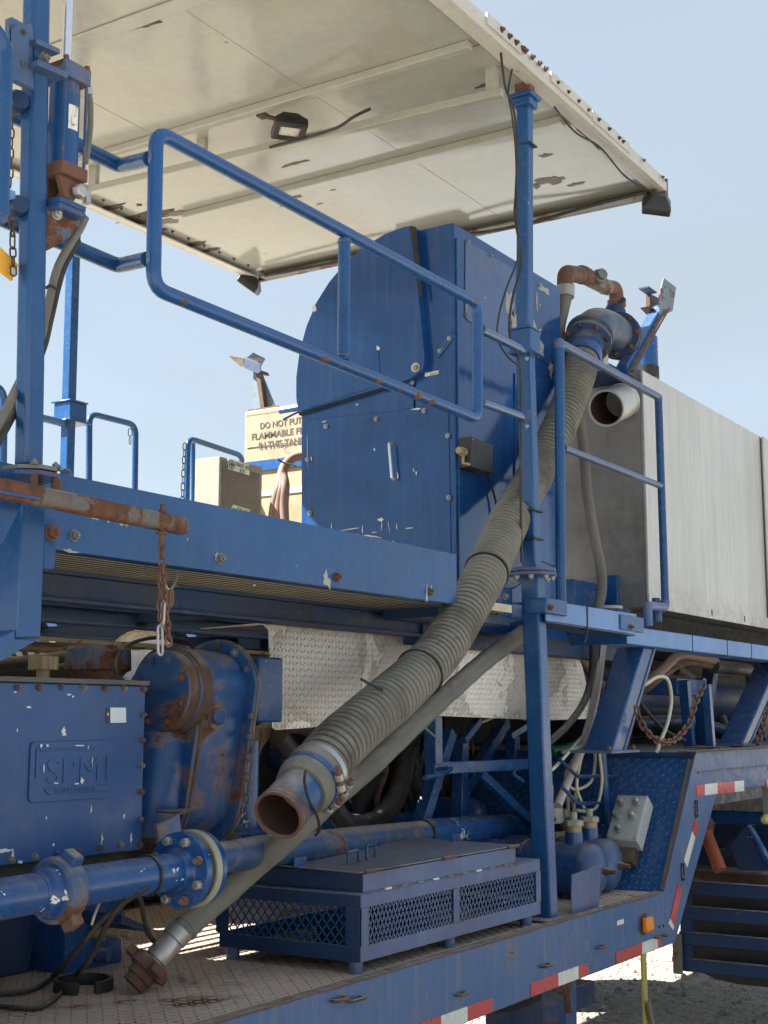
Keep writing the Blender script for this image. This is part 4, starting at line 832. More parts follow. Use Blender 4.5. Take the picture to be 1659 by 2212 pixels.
# bracket with plates on the tank top
tb = thing('tank_cradle_bracket', 'slanted blue strut with two bent plates on its tip above the aluminium tank', 'bracket', P(1350, 800, Y=2.25), 'forked brackets on top of the tanks')
MB().beam(P(1345, 800, Y=2.23), P(1423, 668, Y=2.23), .045, .05, ey).build('strut', blue_pipe, tb, bevel=.002)
MB().beam(P(1357, 803, Y=2.21), P(1432, 672, Y=2.21), .014, .05, ey).build('strut_edge', rust_dark, tb)
MB().prism([P(x, y, Y=2.20) for x, y in ((1434, 600), (1461, 621), (1453, 672), (1440, 678), (1426, 690), (1424, 672), (1425, 640))], (0, .006, 0)).build('tip_plate', bl2, tb, bevel=.001)
MB().prism([P(x, y, Y=2.26) for x, y in ((1404, 634), (1424, 644), (1424, 668), (1404, 662))], (0, .02, 0)).build('tip_plate', rust_dark, tb, bevel=.001)
MB().beam(P(1390, 621, Y=2.25), P(1408, 634, Y=2.25), .05, .006, ez).build('tip_lip', blue_dark, tb)
MB().prism([P(x, y, Y=2.235) for x, y in ((1404, 661), (1424, 672), (1432, 680), (1418, 676))], (0, .05, 0)).build('tip_lip', rust_dark, tb)
# ================================================================ pump gear case with embossed cover
gp = thing('pump_gear_case', 'blue pump gear case with embossed SPM cover plate and silver sticker at lower left', 'pump', (1.8, 2.6, 1.28))
YP = 2.25
def G(x, y, d=0.): return P(x, y, Y=YP-d)
tr_, br_ = G(313, 1482), G(309, 1834); zt1, zb1 = tr_.z, br_.z; xg = tr_.x
MB().box(.6, xg-.004, YP+.008, 3.35, zb1+.005, zt1-.002).build('case_body', blue_dark, gp, bevel=.004)
MB().box(.6, xg, YP-.002, YP+.0075, zb1, zt1).build('cover_plate', blue_cover, gp, bevel=.0025)
MB().box(.6, xg+.006, YP-.012, 3.36, zt1+.001, zt1+.012).build('top_plate', paint('greasy_top_plate', (.09, .10, .11), .6, rust=.45, dirt=.8, dirtc=(.07, .06, .05)), gp, bevel=.002)
MB().box(.6, xg-.03, YP+.02, 3.3, zb1-.035, zb1-.001).build('bottom_flange', dark, gp)
for x, y in ((-12, 1485), (37, 1485), (83, 1485), (133, 1485), (180, 1485), (226, 1486), (268, 1487), (310, 1488), (308, 1544), (308, 1599), (305, 1654), (306, 1711), (305, 1770), (304, 1824), (24, 1857), (75, 1851), (123, 1843), (170, 1838), (216, 1831), (260, 1825)):
    q = G(x, y, .002); q.z = min(q.z, zt1-.008); q.z = max(q.z, zb1+.008); q.x = min(q.x, xg-.008); bolt(q, -ey, .0068, gp, blue_gear if (x+y) % 3 else steelbolt)
# emblem: raised frame, ledge bars and letters
def GP(x, y): return ((x*.1984), (1470.3+y*.1984))
def rr_poly(x0, y0, x1, y1, r):
    ps = []
    for cx_, cy_, a0 in ((x1-r, y0+r, -90), (x1-r, y1-r, 0), (x0+r, y1-r, 90), (x0+r, y0+r, 180)):
        for k in range(5): a = rad(a0+k*22.5); ps.append((cx_+r*math.cos(a), cy_+r*math.sin(a)))
    return ps
e0_, e1_ = G(*GP(318, 655)), G(*GP(1195, 1300))
ex0, ex1, ez1, ez0 = e0_.x, e1_.x, e0_.z-.002, G(*GP(1190, 1270)).z
ep_ = MB().prism([(x, YP-.0025, z) for x, z in rr_poly(ex0, ez0, ex1, ez1, .012)], (0, -.0045, 0)).build('emblem_plate', blue_cover, gp, bevel=.0012)
H_ = ez1-ez0; W_ = ex1-ex0
def eb(u0, u1, v0, v1, d=.003): MB().box(ex0+W_*u0, ex0+W_*u1, YP-.0072-d, YP-.0072, ez0+H_*v0, ez0+H_*v1).build('emblem_bar', blue_cover, ep_, bevel=.001)
eb(.10, .75, .84, .875); eb(.055, .085, .40, .90); eb(.91, .935, .30, .74)
MB().prism([(ex0+W_*u, YP-.0073, ez0+H_*v) for u, v in ((.15, .22), (.97, .22), (.93, .12), (.21, .12))], (0, -.003, 0)).build('emblem_bar', blue_cover, ep_, bevel=.001)
def gtext(s, u, v, h, wd, name='embossed_lettering', mat=blue_cover, ext=.0022, y=.0075):
    m = Matrix((ex, ez, -ey)).transposed().to_4x4(); m.translation = V((ex0+W_*u, YP-y, ez0+H_*v)); o = text(s, h, mat, m, ep_, name, ext, wd); return o
gtext('SPM', .17, .30, H_*.60, W_*.66, ext=.0016); gtext('FLOW CONTROL', .27, .145, H_*.085, W_*.5, ext=.001, y=.0108)
for u0, v0, a_, b_, k in ((.14, .55, .0016, .008, 1), (.56, .92, .012, .0013, 2), (.66, .88, .0015, .005, 3), (.72, .66, .0013, .010, 4), (.53, .27, .008, .0018, 5), (.29, .30, .006, .0018, 6), (.10, .93, .004, .003, 7), (.17, .93, .003, .004, 8), (.60, .33, .006, .006, 9)):
    patch(V((ex0+W_*u0, YP-.0108, ez0+H_*v0)), ex*a_, ez*b_, 90+k, chipm, gp, -ey, 12, 'paint_chip', .0006, .6)
for k, (x, y, a_, b_) in enumerate(((62, 1528, .007, .0025), (138, 1581, .006, .008), (158, 1505, .003, .002), (197, 1748, .0025, .009), (220, 1812, .003, .009), (283, 1812, .0025, .012), (115, 1825, .003, .003), (149, 1500, .007, .002), (268, 1762, .003, .006), (12, 1838, .02, .0035), (27, 1846, .004, .01), (44, 1862, .006, .004), (33, 1495, .004, .0015), (37, 1577, .0012, .003), (100, 1768, .002, .003))):
    patch(G(x, y, .0024), ex*a_, ez*b_, 120+k, chipm, gp, -ey, 12, 'paint_chip', .0006, .6)
q = [G(229, 1529, .003), G(272, 1529, .003), G(272, 1562, .003), G(229, 1563, .003)]
MB().prism(q, (0, .0006, 0)).build('sticker_backing', blue_dark, gp, smooth=0)
MB().prism([G(238.5, 1528.5, .0042), G(272, 1528.5, .0042), G(272.5, 1561, .0042), G(238.5, 1561.5, .0042)], (0, .0006, 0)).build('silver_sticker', silver, gp, smooth=0)
MB().lathe(G(233, 1543, .0036), -ey, [(0, .0035), (.0004, .0035)], 12).build('sticker_emblem', orange, gp)
# side bearing cover seen edge on
MB().lathe(V((xg+.001, 2.42, G(320, 1660).z)), ex, [(0, .13), (.012, .13), (.016, .118), (.02, .11)], 32).build('bearing_cover', blue_gear, gp, bevel=.002)
# caps on top
cx_ = P(94, 1432, Y=2.45)
MB().lathe(V((cx_.x, 2.45, zt1+.012)), ez, [(0, .016), (.028, .016), (.028, .012)], 16).build('cap_neck', brass, gp)
kn = MB(); c = V((cx_.x, 2.45, zt1+.038)); n_ = 40
prof = []
for k in range(n_): a = 2*math.pi*k/n_; r = .036-(.0035 if (k//2) % 2 else 0); prof.append((r*math.cos(a), r*math.sin(a)))
kn.prism([c+V((x, y, 0)) for x, y in prof], (0, 0, .032)); kn.build('filler_cap', brass, gp, bevel=.001, smooth=30)
c = V((P(212, 1430, Y=2.55).x, 2.55, zt1+.012))
MB().lathe(c, ez, [(0, .062), (.012, .058), (.03, .075), (.032, .075)], 30).build('breather_base', rust, gp)
MB().lathe(c, ez, [(.033, .082), (.036, .086), (.088, .084), (.098, .074), (.100, .03)], 30).build('breather_cap', paint('rust_and_blue_cap', (.035, .09, .22), .6, rust=.95, dirt=.6, rscale=6, bump=.3), gp)
MB().tube(spline([V((cx_.x+.0, 2.75, 1.72)), P(130, 1420, Y=2.9), P(150, 1408, Y=2.9), P(200, 1412, Y=2.85)], 6), .018, 12).build('case_hose', rubber, gp)
# ================================================================ gear drive housing
gd_ = thing('gear_drive_housing', 'blue oval gear drive housing with rusty flanges right of the SPM gear case', 'gearbox', (2.75, 2.45, 1.2))
X0 = 2.70
def circ(cy, cz, r, a0, a1, n): return [(cy+r*math.cos(rad(a0+(a1-a0)*k/n)), cz+r*math.sin(rad(a0+(a1-a0)*k/n))) for k in range(n+1)]
tc = P(364, 1496, X=X0); bc = P(330, 1728, X=X0); X1 = P(462, 1500, Y=tc.y).x
R1 = abs(P(364, 1400, X=X0).z-tc.z); R2 = .098
def oval(dr, ty=0.): return circ(tc.y, tc.z, R1+dr, 0+8, 172, 20)+circ(bc.y-.01, bc.z, R2+dr, 188, 352, 12)
def sw(x, dr, dx, name, mat, bev=.003): return MB().prism([(x, y, z) for y, z in oval(dr)], (dx, 0, 0)).build(name, mat, gd_, bevel=bev)
sw(X0, .0, X1-X0, 'housing_shell', blue_gear); sw(X0-.008, .008, .014, 'front_flange', blue_gear, .002); sw(X0+.0065, .011, .009, 'front_flange_rim', rust, .002); sw(X1, .03, .012, 'rear_flange', blue_gear, .002); sw(X1+.0125, .032, .008, 'rear_flange_rim', rust_grey, .002)
for k in range(9):
    a = rad(150-k*27); 
    if k < 6: q = V((X1-.001, tc.y+(R1+.014)*math.cos(a), tc.z+(R1+.014)*math.sin(a))); bolt(q, -ex, .009, gd_, steelbolt if k % 2 else blue_gear)
for k in range(5):
    t = k/4; yy = tc.y-(R1+.014)*(1-t)-(R2+.014)*t-.004; bolt((X1-.001, yy, tc.z-.06-(tc.z-bc.z-.06)*t), -ex, .009, gd_, steelbolt)
hc = P(345, 1492, X=2.628); hr = .105
MB().lathe(hc+ex*.08, -ex, [(0, .110), (.03, .110), (.035, .103), (.07, .103), (.076, .099)], 40).build('hub_ring', rust_dark, gd_, bevel=.001)
MB().lathe(hc+ex*.008, -ex, [(0, .100), (.004, .100), (.008, .096)], 40).build('hub_cover', blue_gear, gd_)
for k in range(8): a = rad(k*45+22); bolt(hc+V((-.003, .082*math.cos(a), .082*math.sin(a))), -ex, .009, gd_, blue_gear)
MB().lathe(hc+ex*.045, -ex, [(0, .106), (.012, .106)], 40).build('hub_band', blue_gear, gd_)
q = P(468, 1548, Y=tc.y-R1-.02); MB().lathe(V((q.x, q.y+.03, q.z)), -ey+ex*-.1, [(0, .034), (.035, .032), (.037, .024)], 24).build('side_plug', rust_grey, gd_); 
MB().lathe(V((q.x, q.y+.03, q.z)), -ey+ex*-.1, [(0.03, .022), (.045, .021), (.048, .018)], 20).build('plug_cap', blue_gear, gd_)
patch(P(437, 1570, Y=tc.y-R1+.016), ex*.022, ez*.034, 5, rust, gd_, -ey, 14, 'rust_patch', .002, .35)
MB().tube(spline([P(352, 1560, X=2.70), P(345, 1640, X=2.68), P(332, 1720, X=2.66), P(325, 1800, X=2.66)], 6), [.07, .075, .085, .09][0:1]*19, 20).build('lower_casting', blue_gear, gd_)
MB().prism([P(x, y, Y=2.2) for x, y in ((338, 1782), (388, 1758), (396, 1826), (345, 1842))], (0, .010, 0)).build('mount_bracket', blue_gear, gd_, bevel=.001)
MB().prism([P(388, 1756, Y=2.2), P(432, 1748, Y=2.25), P(432, 1751, Y=2.25), P(388, 1760, Y=2.2)], (.03, .1, 0)).build('mount_shelf', rust_dark, gd_)
for x in (640, 700): pass
MB().tube(spline([P(255, 1470, Y=2.38), P(250, 1430, Y=2.42), P(275, 1395, Y=2.5), P(330, 1378, Y=2.55), P(400, 1385, Y=2.6), P(430, 1420, Y=2.7)], 7), .0055, 8).build('loop_cable', rubber, gd_)
MB().tube(spline([P(258, 1465, Y=2.30), P(280, 1495, Y=2.28), P(305, 1520, Y=2.3)], 6), .009, 8).build('loop_cable', blue_dark, gd_)
o = MB().tube([P(531, 1600, X=3.2), P(528, 1790, X=3.2)], .040, 20).build('upright_cylinder', blue_pipe); tag(o, 'dark blue upright cylinder between the gear drive and the hose end', 'cylinder')
o = MB().box(3.05, 3.165, 2.35, 2.55, P(550, 1560, Y=2.4).z, P(550, 1420, Y=2.4).z).build('guard_mount_block', blue_pipe, bevel=.006); tag(o, 'blue block at the left edge of the aluminium tread guard', 'block')
# ================================================================ tread plate guards
for nm, lb, pts, bend in (('tread_guard', 'stained aluminium tread plate guard left of the corrugated hose', [(581, 1350), (588, 1345), (890, 1357), (905, 1364), (913, 1500), (800, 1561), (596, 1577), (588, 1571)], True),
                    ('tread_guard', 'bright aluminium tread plate guard right of the corrugated hose', [(905, 1364), (1215, 1378), (1238, 1395), (1258, 1440), (1285, 1552), (1180, 1556), (940, 1546), (800, 1561), (913, 1500)], False)):
    Yg = 2.40 if bend else 2.412
    q = [P(x, y, Y=Yg) for x, y in pts]; t = thing(nm, lb, 'guard', q[0], 'tread plate guards')
    MB().prism(q, (0, .004, 0)).build('tread_sheet', tread, t)
    xs_ = [p.x for p in q]; zs_ = [p.z for p in q]
    def inside(p, q=q):
        c = False; n = len(q)
        for i in range(n):
            a, b = q[i], q[(i+1) % n]
            if (a.z > p.z) != (b.z > p.z) and p.x < (b.x-a.x)*(p.z-a.z)/(b.z-a.z)+a.x: c = not c
        return c
    sp_ = .0185; lugs(t, (min(xs_), Yg, min(zs_)), (sp_, 0, 0), (0, 0, sp_), int((max(xs_)-min(xs_))/sp_), int((max(zs_)-min(zs_))/sp_), -ey, tread, size=.0085, wd=.0022, h=.0014, inside=inside)
    if bend:
        x0 = q[0].x; z1 = q[1].z
        MB().prism([(x0+.004, Yg+.003, q[1].z-.012), (x0+.004, Yg+.02, z1), (x0+.004, 2.66, z1-.008), (x0+.004, 2.66, z1-.011), (x0+.004, Yg+.025, z1-.006), (x0+.004, Yg+.007, z1-.02)], (.8, .0, .02)).build('bent_top', tread, t)
        for y in (1432, 1528): bolt(P(591, y, Y=Yg-.001), -ey, .010, t, brass)
        patch(P(607, 1393, Y=Yg-.001), ex*.003, ez*.010, 3, chipm, t, -ey, 10, 'bare_scrape', .0006, .2)
grime = paint('grey_grime_stain', (.17, .16, .145), .5, metal=.2, var=.35, dirt=.8, streak=.7, dirtc=(.1, .09, .08))
# ================================================================ discharge pipe with hammer union and flange pair
dp = thing('discharge_pipe', 'blue pump pipe with rusty wing union and bolted flange pair in the foreground', 'pipe', (2.2, 2.06, 1.22))
p0, p1 = P(-140, 1965, Y=2.06), P(425, 1874, Y=2.06); pd = (p1-p0).normalized(); PL = (p1-p0).length
def dpt(px): 
    best = min(range(401), key=lambda i: abs((lambda r: CX+FL*r.dot(RT)/r.dot(FW))(p0+pd*PL*i/400-CAM)-px)); return p0+pd*PL*best/400
MB().tube([p0, dpt(75)], .0395, 28).build('pipe_run', blue_pipe, dp); MB().tube([dpt(75), p1], .0405, 28).build('pipe_run', blue_pipe, dp)
uc = dpt(128)
MB().lathe(uc, pd, [(-.055, .041), (-.05, .047), (-.03, .049), (-.028, .056)], 30).build('union_sub', blue_pipe, dp)
MB().lathe(uc, pd, [(-.028, .0555), (-.024, .0645), (-.016, .0665), (.014, .0665), (.024, .060), (.03, .047)], 32).build('union_nut', paint('union_nut_paint', (.04, .09, .2), .55, rust=.62, chip=.4, dirt=.7, rscale=10), dp, bevel=.001)
for k in range(3):
    a = rad(62+k*120); o2 = (ez*math.sin(a)-ey*math.cos(a)); o2 = (o2-pd*o2.dot(pd)).normalized(); tt = pd.cross(o2)
    MB().obox(uc+o2*.071, pd*.014, o2*.013, tt*.019).build('union_wing', rust if k else blue_rusty, dp, bevel=.004)
fc = dpt(392)
MB().lathe(fc, pd, [(-.03, .041), (-.012, .050), (-.01, .084), (.008, .084)], 40).build('flange_disc', blue_pipe, dp, bevel=.0015)
paleg = paint('pale_green_gasket', (.32, .335, .26), .5, var=.1, rust=.25, dirt=.5)
MB().lathe(fc+pd*.010, pd, [(0, .080), (.012, .080)], 40).build('flange_gasket', rubber, dp)
MB().lathe(fc+pd*.024, pd, [(0, .086), (.018, .086)], 40).build('flange_ring', paleg, dp, bevel=.0015)
MB().lathe(fc+pd*.046, pd, [(0, .083), (.016, .083), (.018, .045)], 40).build('flange_disc', blue_pipe, dp, bevel=.0015)
for k in range(8):
    a = rad(k*45+22); o2 = ez*math.sin(a)-ey*math.cos(a); o2 = (o2-pd*o2.dot(pd)).normalized()
    MB().tube([fc+o2*.068-pd*.032, fc+o2*.068+pd*.07], .006, 8).build('flange_stud', steelbolt, dp)
    MB().lathe(fc+o2*.068-pd*.026, pd, [(0, .0108), (.015, .0108)], 6).build('flange_nut', galv if k % 3 else rust, dp, bevel=.0015)
c = dpt(318); MB().lathe(c, pd, [(-.003, .0405), (-.003, .0445), (.003, .0445), (.003, .0405)], 28, close=True).build('strap_tie', rubber, dp)
lp = thing('long_blue_pipe', 'long blue pipe with rust specks running back behind the cage box lid', 'pipe', (3.5, 2.3, 1.2), 'long pipes on the trailer deck')
MB().tube([P(455, 1856, Y=2.10), P(560, 1840, Y=2.24), P(912, 1802, Y=2.50)], [.036, .042, .047], 28).build('pipe_run', blue_rusty, lp)
MB().tube([P(912, 1802, Y=2.50), P(1128, 1783, Y=2.66)], .052, 28).build('pipe_run', blue_pipe, lp)
MB().tube([P(908, 1802, Y=2.50), P(914, 1802, Y=2.505)], .0545, 28).build('coupling_band', dark, lp)
MB().lathe(P(1126, 1783, Y=2.66), ex, [(0, .05), (.01, .058), (.04, .058), (.045, .03)], 24).build('pipe_end_cap', rust_dark, lp)
lp2 = thing('long_blue_pipe', 'dark blue pipe partly hidden behind the open rusty hose end', 'pipe', (3.5, 2.8, 1.2), 'long pipes on the trailer deck')
MB().tube([P(440, 1812, Y=2.72), P(600, 1795, Y=2.82), P(900, 1775, Y=3.0)], .045, 24).build('pipe_run', blue_pipe, lp2)
MB().tube([P(505, 1800, Y=2.62), P(505, 1830, Y=2.62)], .012, 10).build('small_nipple', rust, lp2)
# pump base box under pipe with probe
pb = thing('pump_skid_box', 'scuffed blue upright skid box under the pump pipe', 'skid', (2.1, 2.35, ZD))
YK = P(200, 2092, Z=ZD).y; a, b = P(140, 2060, Y=YK), P(262, 2100, Y=YK); MB().box(a.x, b.x, YK, YK+.3, ZD+.001, 1.22).build('skid_box', blue_pipe, pb, bevel=.003)
a2 = P(30, 2080, Y=YK); MB().box(a2.x, a.x-.02, YK+.10, YK+.3, ZD+.001, 1.2).build('skid_box', blue_dark, pb, bevel=.004)
MB().box(a2.x-.6, a2.x-.03, YK+.02, YK+.3, ZD+.001, 1.2).build('skid_box', blue_gear, pb, bevel=.004)
q = P(205, 2008, Y=YK-.001)
MB().lathe(q, V((.35, -1, -.1)), [(0, .024), (.03, .024), (.03, .016), (.075, .015), (.075, .009), (.1, .008)], 14).build('probe_fitting', brass, pb)
q = P(212, 2062, Y=YK-.001); MB().lathe(q, V((.3, -1, 0)), [(0, .02), (.03, .018)], 10).build('drain_plug', blue_rusty, pb)
MB().prism([P(262, 1975, Y=2.5), P(325, 2005, Y=2.44), P(320, 2013, Y=2.44), P(262, 1995, Y=2.5)], (0, .2, 0)).build('skid_gusset', blue_dark, pb)
# split ring on deck
sr = thing('split_ring', 'broken black rubber ring lying open on the tread deck', 'rubber ring', (2.43, 2.4, ZD))
c = P(180, 2138, Z=ZD+.001); ps = []; rr2 = .072; n_ = 40; ring_ = []
for k in range(n_+1):
    a = rad(-128+17+ (360-34)*k/n_); ring_.append(a)
vs = []; fs = []
for k, a in enumerate(ring_):
    for r, z in ((rr2, 0), (rr2, .028), (rr2-.009, .028), (rr2-.012, .02), (rr2-.012, .008), (rr2-.009, 0)): vs.append(c+V((r*math.cos(a), r*math.sin(a), z)))
for k in range(n_):
    for j in range(6): fs.append((k*6+j, (k+1)*6+j, (k+1)*6+(j+1) % 6, k*6+(j+1) % 6))
fs += [(0, 1, 2, 3, 4, 5), tuple(n_*6+j for j in (5, 4, 3, 2, 1, 0))]
MB().add(vs, fs).build('ring_body', rubber, sr, recalc=True)
# cables on deck
def cable(label, pts, r, mat, name='cable', cat='cable', group=None):
    o = MB().tube(spline([P(x, y, **k) for x, y, k in pts], 9), r, 9).build(name, mat); tag(o, label, cat, group); return o
cable('thick black cable hanging from the pump pipe down to the lower left deck', [(320, 1915, dict(Y=2.02)), (290, 1935, dict(Y=2.04)), (255, 1960, dict(Y=2.08)), (215, 1995, dict(Y=2.12)), (165, 2055, dict(Y=2.2)), (120, 2105, dict(Z=ZD+.02)), (60, 2140, dict(Z=ZD+.01)), (-60, 2150, dict(Z=ZD+.01))], .0065, rubber)
cable('second black cable looping on the deck beside the split ring', [(300, 1925, dict(Y=2.03)), (270, 1948, dict(Y=2.06)), (235, 1990, dict(Y=2.10)), (195, 2070, dict(Y=2.2)), (160, 2110, dict(Z=ZD+.015)), (110, 2165, dict(Z=ZD+.009)), (50, 2178, dict(Z=ZD+.009)), (-60, 2165, dict(Z=ZD+.009))], .0062, rubber)
cable('black cable dropping behind the flange pair to the deck', [(292, 1925, dict(Y=2.2)), (305, 1950, dict(Y=2.2)), (318, 2010, dict(Y=2.3)), (345, 2050, dict(Y=2.4))], .006, rubber)
cable('thin lilac wire below the pump pipe beside the black cable', [(215, 1950, dict(Y=2.3)), (205, 1975, dict(Y=2.25)), (198, 1998, dict(Y=2.25))], .003, lilac, 'wire')
# ================================================================ cage box
cg = thing('cage_box', 'low blue box with expanded mesh windows and a hinged lid on short feet', 'box', (3.4, 2.2, ZD))
xc0 = P(780, 2085, Y=2.015).x; YC0 = 2.015; f1 = P(768, 2113, Z=ZD)
xc1 = P(1168, 1958, Y=YC0).x; zc0 = P(780, 2085, Y=YC0).z; zc1 = P(775, 1935, Y=YC0).z
YC1 = P(475, 2055, X=xc0).y
zc0 = .972
rw = .040
for (a, b) in ((xc0, 0),): pass
xm = P(985, 1960, Y=YC0).x
def CB(x0, x1, y0, y1, z0, z1, name='frame_angle', mat=blue_fade, bev=.0015): return MB().box(x0, x1, y0, y1, z0, z1).build(name, mat, cg, bevel=bev)
t4 = .004
CB(xc0, xc1, YC0, YC0+t4, zc0, zc0+rw); CB(xc0, xc1, YC0, YC0+t4, zc1-rw*.85, zc1)
for x in (xc0, xm-.015, xc1-.033): CB(x, x+.034, YC0-.0015, YC0, zc0+rw, zc1-rw*.85)
xe = xc0
CB(xe-.0045, xe-.0005, YC0, YC1, zc0, zc0+rw, mat=blue_dark); CB(xe-.0045, xe-.0005, YC0, YC1, zc1-rw*.85, zc1, mat=blue_dark)
for y in (YC0, YC1-.034): CB(xe-.006, xe-.0047, y, y+.045, zc0+rw, zc1-rw*.85, mat=blue_dark)
CB(xc0, xc1, YC1-t4, YC1, zc0, zc0+rw, mat=blue_dark); CB(xc0, xc1, YC1-t4, YC1, zc1-rw, zc1, mat=blue_dark)
CB(xc1-.004, xc1, YC0+.005, YC1-.005, zc0, zc0+rw); CB(xc1-.004, xc1, YC0+.005, YC1-.005, zc1-rw, zc1)
CB(xc0, xc1, YC0+.005, YC1-.005, zc0, zc0+.003, 'floor_sheet', blue_dark)
CB(xc0-.004, xc1, YC0, YC1, zc1+.0002, zc1+.004, 'top_frame', blue_fade)
xl0, xl1 = xc0+.02, P(1118, 1865, Y=YC0).x; zl = P(790, 1888, Y=YC0).z+.003; YL1 = YC1-.03
CB(xl0, xl1, YC0+.006, YC0+.010, zc1+.004, zl-.003, 'upper_wall'); CB(xl0, xl0+.004, YC0+.010, YL1, zc1+.004, zl-.003, 'upper_wall', blue_dark); CB(xl1-.004, xl1, YC0+.01, YL1, zc1+.004, zl-.003, 'upper_wall'); CB(xl0, xl1, YL1-.004, YL1, zc1+.004, zl-.003, 'upper_wall')
lidm = paint('lid_dusty_blue', (.16, .18, .25), .45, rust=.15, dirt=.12, var=.15, dirtc=(.2, .18, .16), edge=.2)
MB().prism([(xl0-.02, YC0+.004, zl), (xl1+.02, YC0+.004, zl), (xl1+.02, YL1+.02, zl+.006), (xl0-.02, YL1+.02, zl+.006)], (0, 0, .0035)).build('lid', lidm, cg, bevel=.0008)
for x in (xl0+.03, (xl0+xl1)/2, xl1-.03):
    MB().tube([(x-.03, YC0+.001, zl+.002), (x+.04, YC0+.001, zl+.002)], .0055, 10).build('lid_hinge', rust, cg)
for i, x in enumerate([xl0+.1+.085*k for k in range(9)]): MB().box(x, x+.03, YC0-.001, YC0+.006, zc1+.001, zc1+.007).build('weld_bead', rust_grey if i % 3 else chipm, cg, bevel=.001)
for x, y in ((752, 1868), (792, 1858)):
    q = P(x, y, Z=zl+.006); dd = P(x+62 if x == 752 else x+52, y-16, Z=zl+.006)-q
    hgt_ = .032 if x == 752 else .04; hd_ = dd.normalized()*.075
    q.y = min(q.y, YL1-.02)
    MB().tube([q, q+ez*hgt_, q+hd_+ez*hgt_, q+hd_], .0042, 8, .008).build('lid_handle', blue_rusty if x == 752 else blue_rail, cg)
for x, y in ((648, 1868), (985, 1815)):
    q = P(x, y, Z=zl+.01); MB().box(q.x-.028, q.x+.028, q.y-.002, q.y+.002, zl+.004, zl+.03).build('lid_stop', blue_pipe, cg, bevel=.0006)
for x, y in ((xc0+.02, YC0+.03), ((xc0+xc1)/2-.02, YC0+.03), (xc1-.05, YC0+.03), (xc0+.02, YC1-.03), (xc1-.05, YC1-.03)):
    MB().lathe((x, y, ZD), ez, [(0, .019), (zc0-ZD-.0005, .019)], 16).build('foot', blue_fade, cg)
def expanded(o, a, b, na, nb, th, name, mat):
    a, b = V(a), V(b); ca_, cb_ = a/na, b/nb; nrm = a.cross(b).normalized(); mb = MB()
    for i in range(na):
        for j in range(nb):
            c = V(o)+ca_*(i+.5)+cb_*(j+.5); L, Rr, T, B_ = c-ca_*.5, c+ca_*.5, c+cb_*.5, c-cb_*.5
            for p, q in ((L, T), (T, Rr), (Rr, B_), (B_, L)):
                d = (q-p).normalized(); s = d.cross(nrm)*th; mb.add([p-s, q-s, q+s, p+s, p-s+nrm*.003, q-s+nrm*.003, q+s+nrm*.003, p+s+nrm*.003], [(0, 1, 2, 3)[::-1], (4, 5, 6, 7), (0, 1, 5, 4), (2, 3, 7, 6)])
    return mb.build(name, mat, cg, kind='stuff', smooth=0)
mz0, mz1 = zc0+rw-.002, zc1-rw*.85+.002
expanded((xc0+.03, YC0+.006, mz0), (xm-.01-xc0-.03, 0, 0), (0, 0, mz1-mz0), 24, 3, .0015, 'expanded_mesh', blue_rail)
expanded((xm+.018, YC0+.006, mz0), (xc1-.033-xm-.018, 0, 0), (0, 0, mz1-mz0), 22, 3, .0015, 'expanded_mesh', blue_rail)
expanded((xc0+.002, YC0+.03, mz0), (0, YC1-YC0-.06, 0), (0, 0, mz1-mz0), 15, 3, .0017, 'expanded_mesh', blue_rail)
# contents: coiled straps seen through mesh
MB().lathe((xc0+.7, 2.2, zc0+.01), ez, [(0, .11), (.03, .11), (.05, .09), (.05, .05), (.0, .05)], 24).build('stored_coil', galv, cg)
MB().lathe((xc0+.3, 2.22, zc0+.01), ez, [(0, .12), (.04, .12), (.04, .06)], 24).build('stored_coil', rubber, cg)
# ================================================================ right side beams, struts
wf = thing('walkway_beam', 'near blue channel beam holding the straight guard rail, black tie round it', 'beam', (4.7, 2.02, 1.93))
YW = 2.0
def W(x, y, Y=YW): return P(x, y, Y=Y)
MB().prism([W(1180, 1300), W(1375, 1330), W(1372, 1370), W(1180, 1340)], (0, .006, 0)).build('channel_web', blue_light, wf, bevel=.001)
MB().prism([W(1180, 1341), W(1372, 1371), W(1372, 1374), W(1180, 1344)], (0, .14, 0)).build('channel_flange', blue_dark, wf)
MB().prism([W(1180, 1297), W(1375, 1327), W(1375, 1330), W(1180, 1300)], (0, .14, 0)).build('channel_flange', blue_light, wf)
a, b = W(1180, 1290, 1.985), W(1227, 1332, 1.985); MB().box(a.x, b.x, 1.985, 2.075, b.z, a.z).build('rail_socket', blue_rail, wf, bevel=.006)
bolt(W(1188, 1312, 1.984), -ey, .009, wf, rust)
a, b = W(1341, 1325, 1.992), W(1392, 1372, 1.992); MB().box(a.x, b.x, 1.992, 2.04, b.z+.01, W(1392, 1335, 1.992).z).build('end_block', blue_rail, wf, bevel=.003); bolt(W(1363, 1354, 1.991), -ey, .008, wf, rust)
MB().tube([W(1400, 1352, 2.02), W(1398, 1308, 2.02), W(1436, 1312, 2.05), W(1437, 1298, 2.05)], .019, 14, .03).build('rail_elbow', paint('elbow_rust_blue', (.06, .14, .38), .5, rust=.55, dirt=.5), wf)
MB().lathe(W(1418, 1318, 2.08), ez, [(-.05, .022), (.0, .022), (.004, .032), (.03, .032), (.034, .018), (.05, .018)], 14).build('pivot_fitting', blue_rail, wf, bevel=.002)
for x in (1268,): 
    q0_, q1_ = W(x, 1308, YW-.001), W(x+1, 1358, YW-.001); MB().tube([q0_, q1_, q1_+V((0, .03, 0))], .004, 8).build('cable_tie', rubber, wf)
MB().tube(spline([W(1269, 1358, 1.995), W(1268, 1372, 1.99), W(1262, 1390, 1.99)], 5), .003, 8).build('cable_tie', rubber, wf)
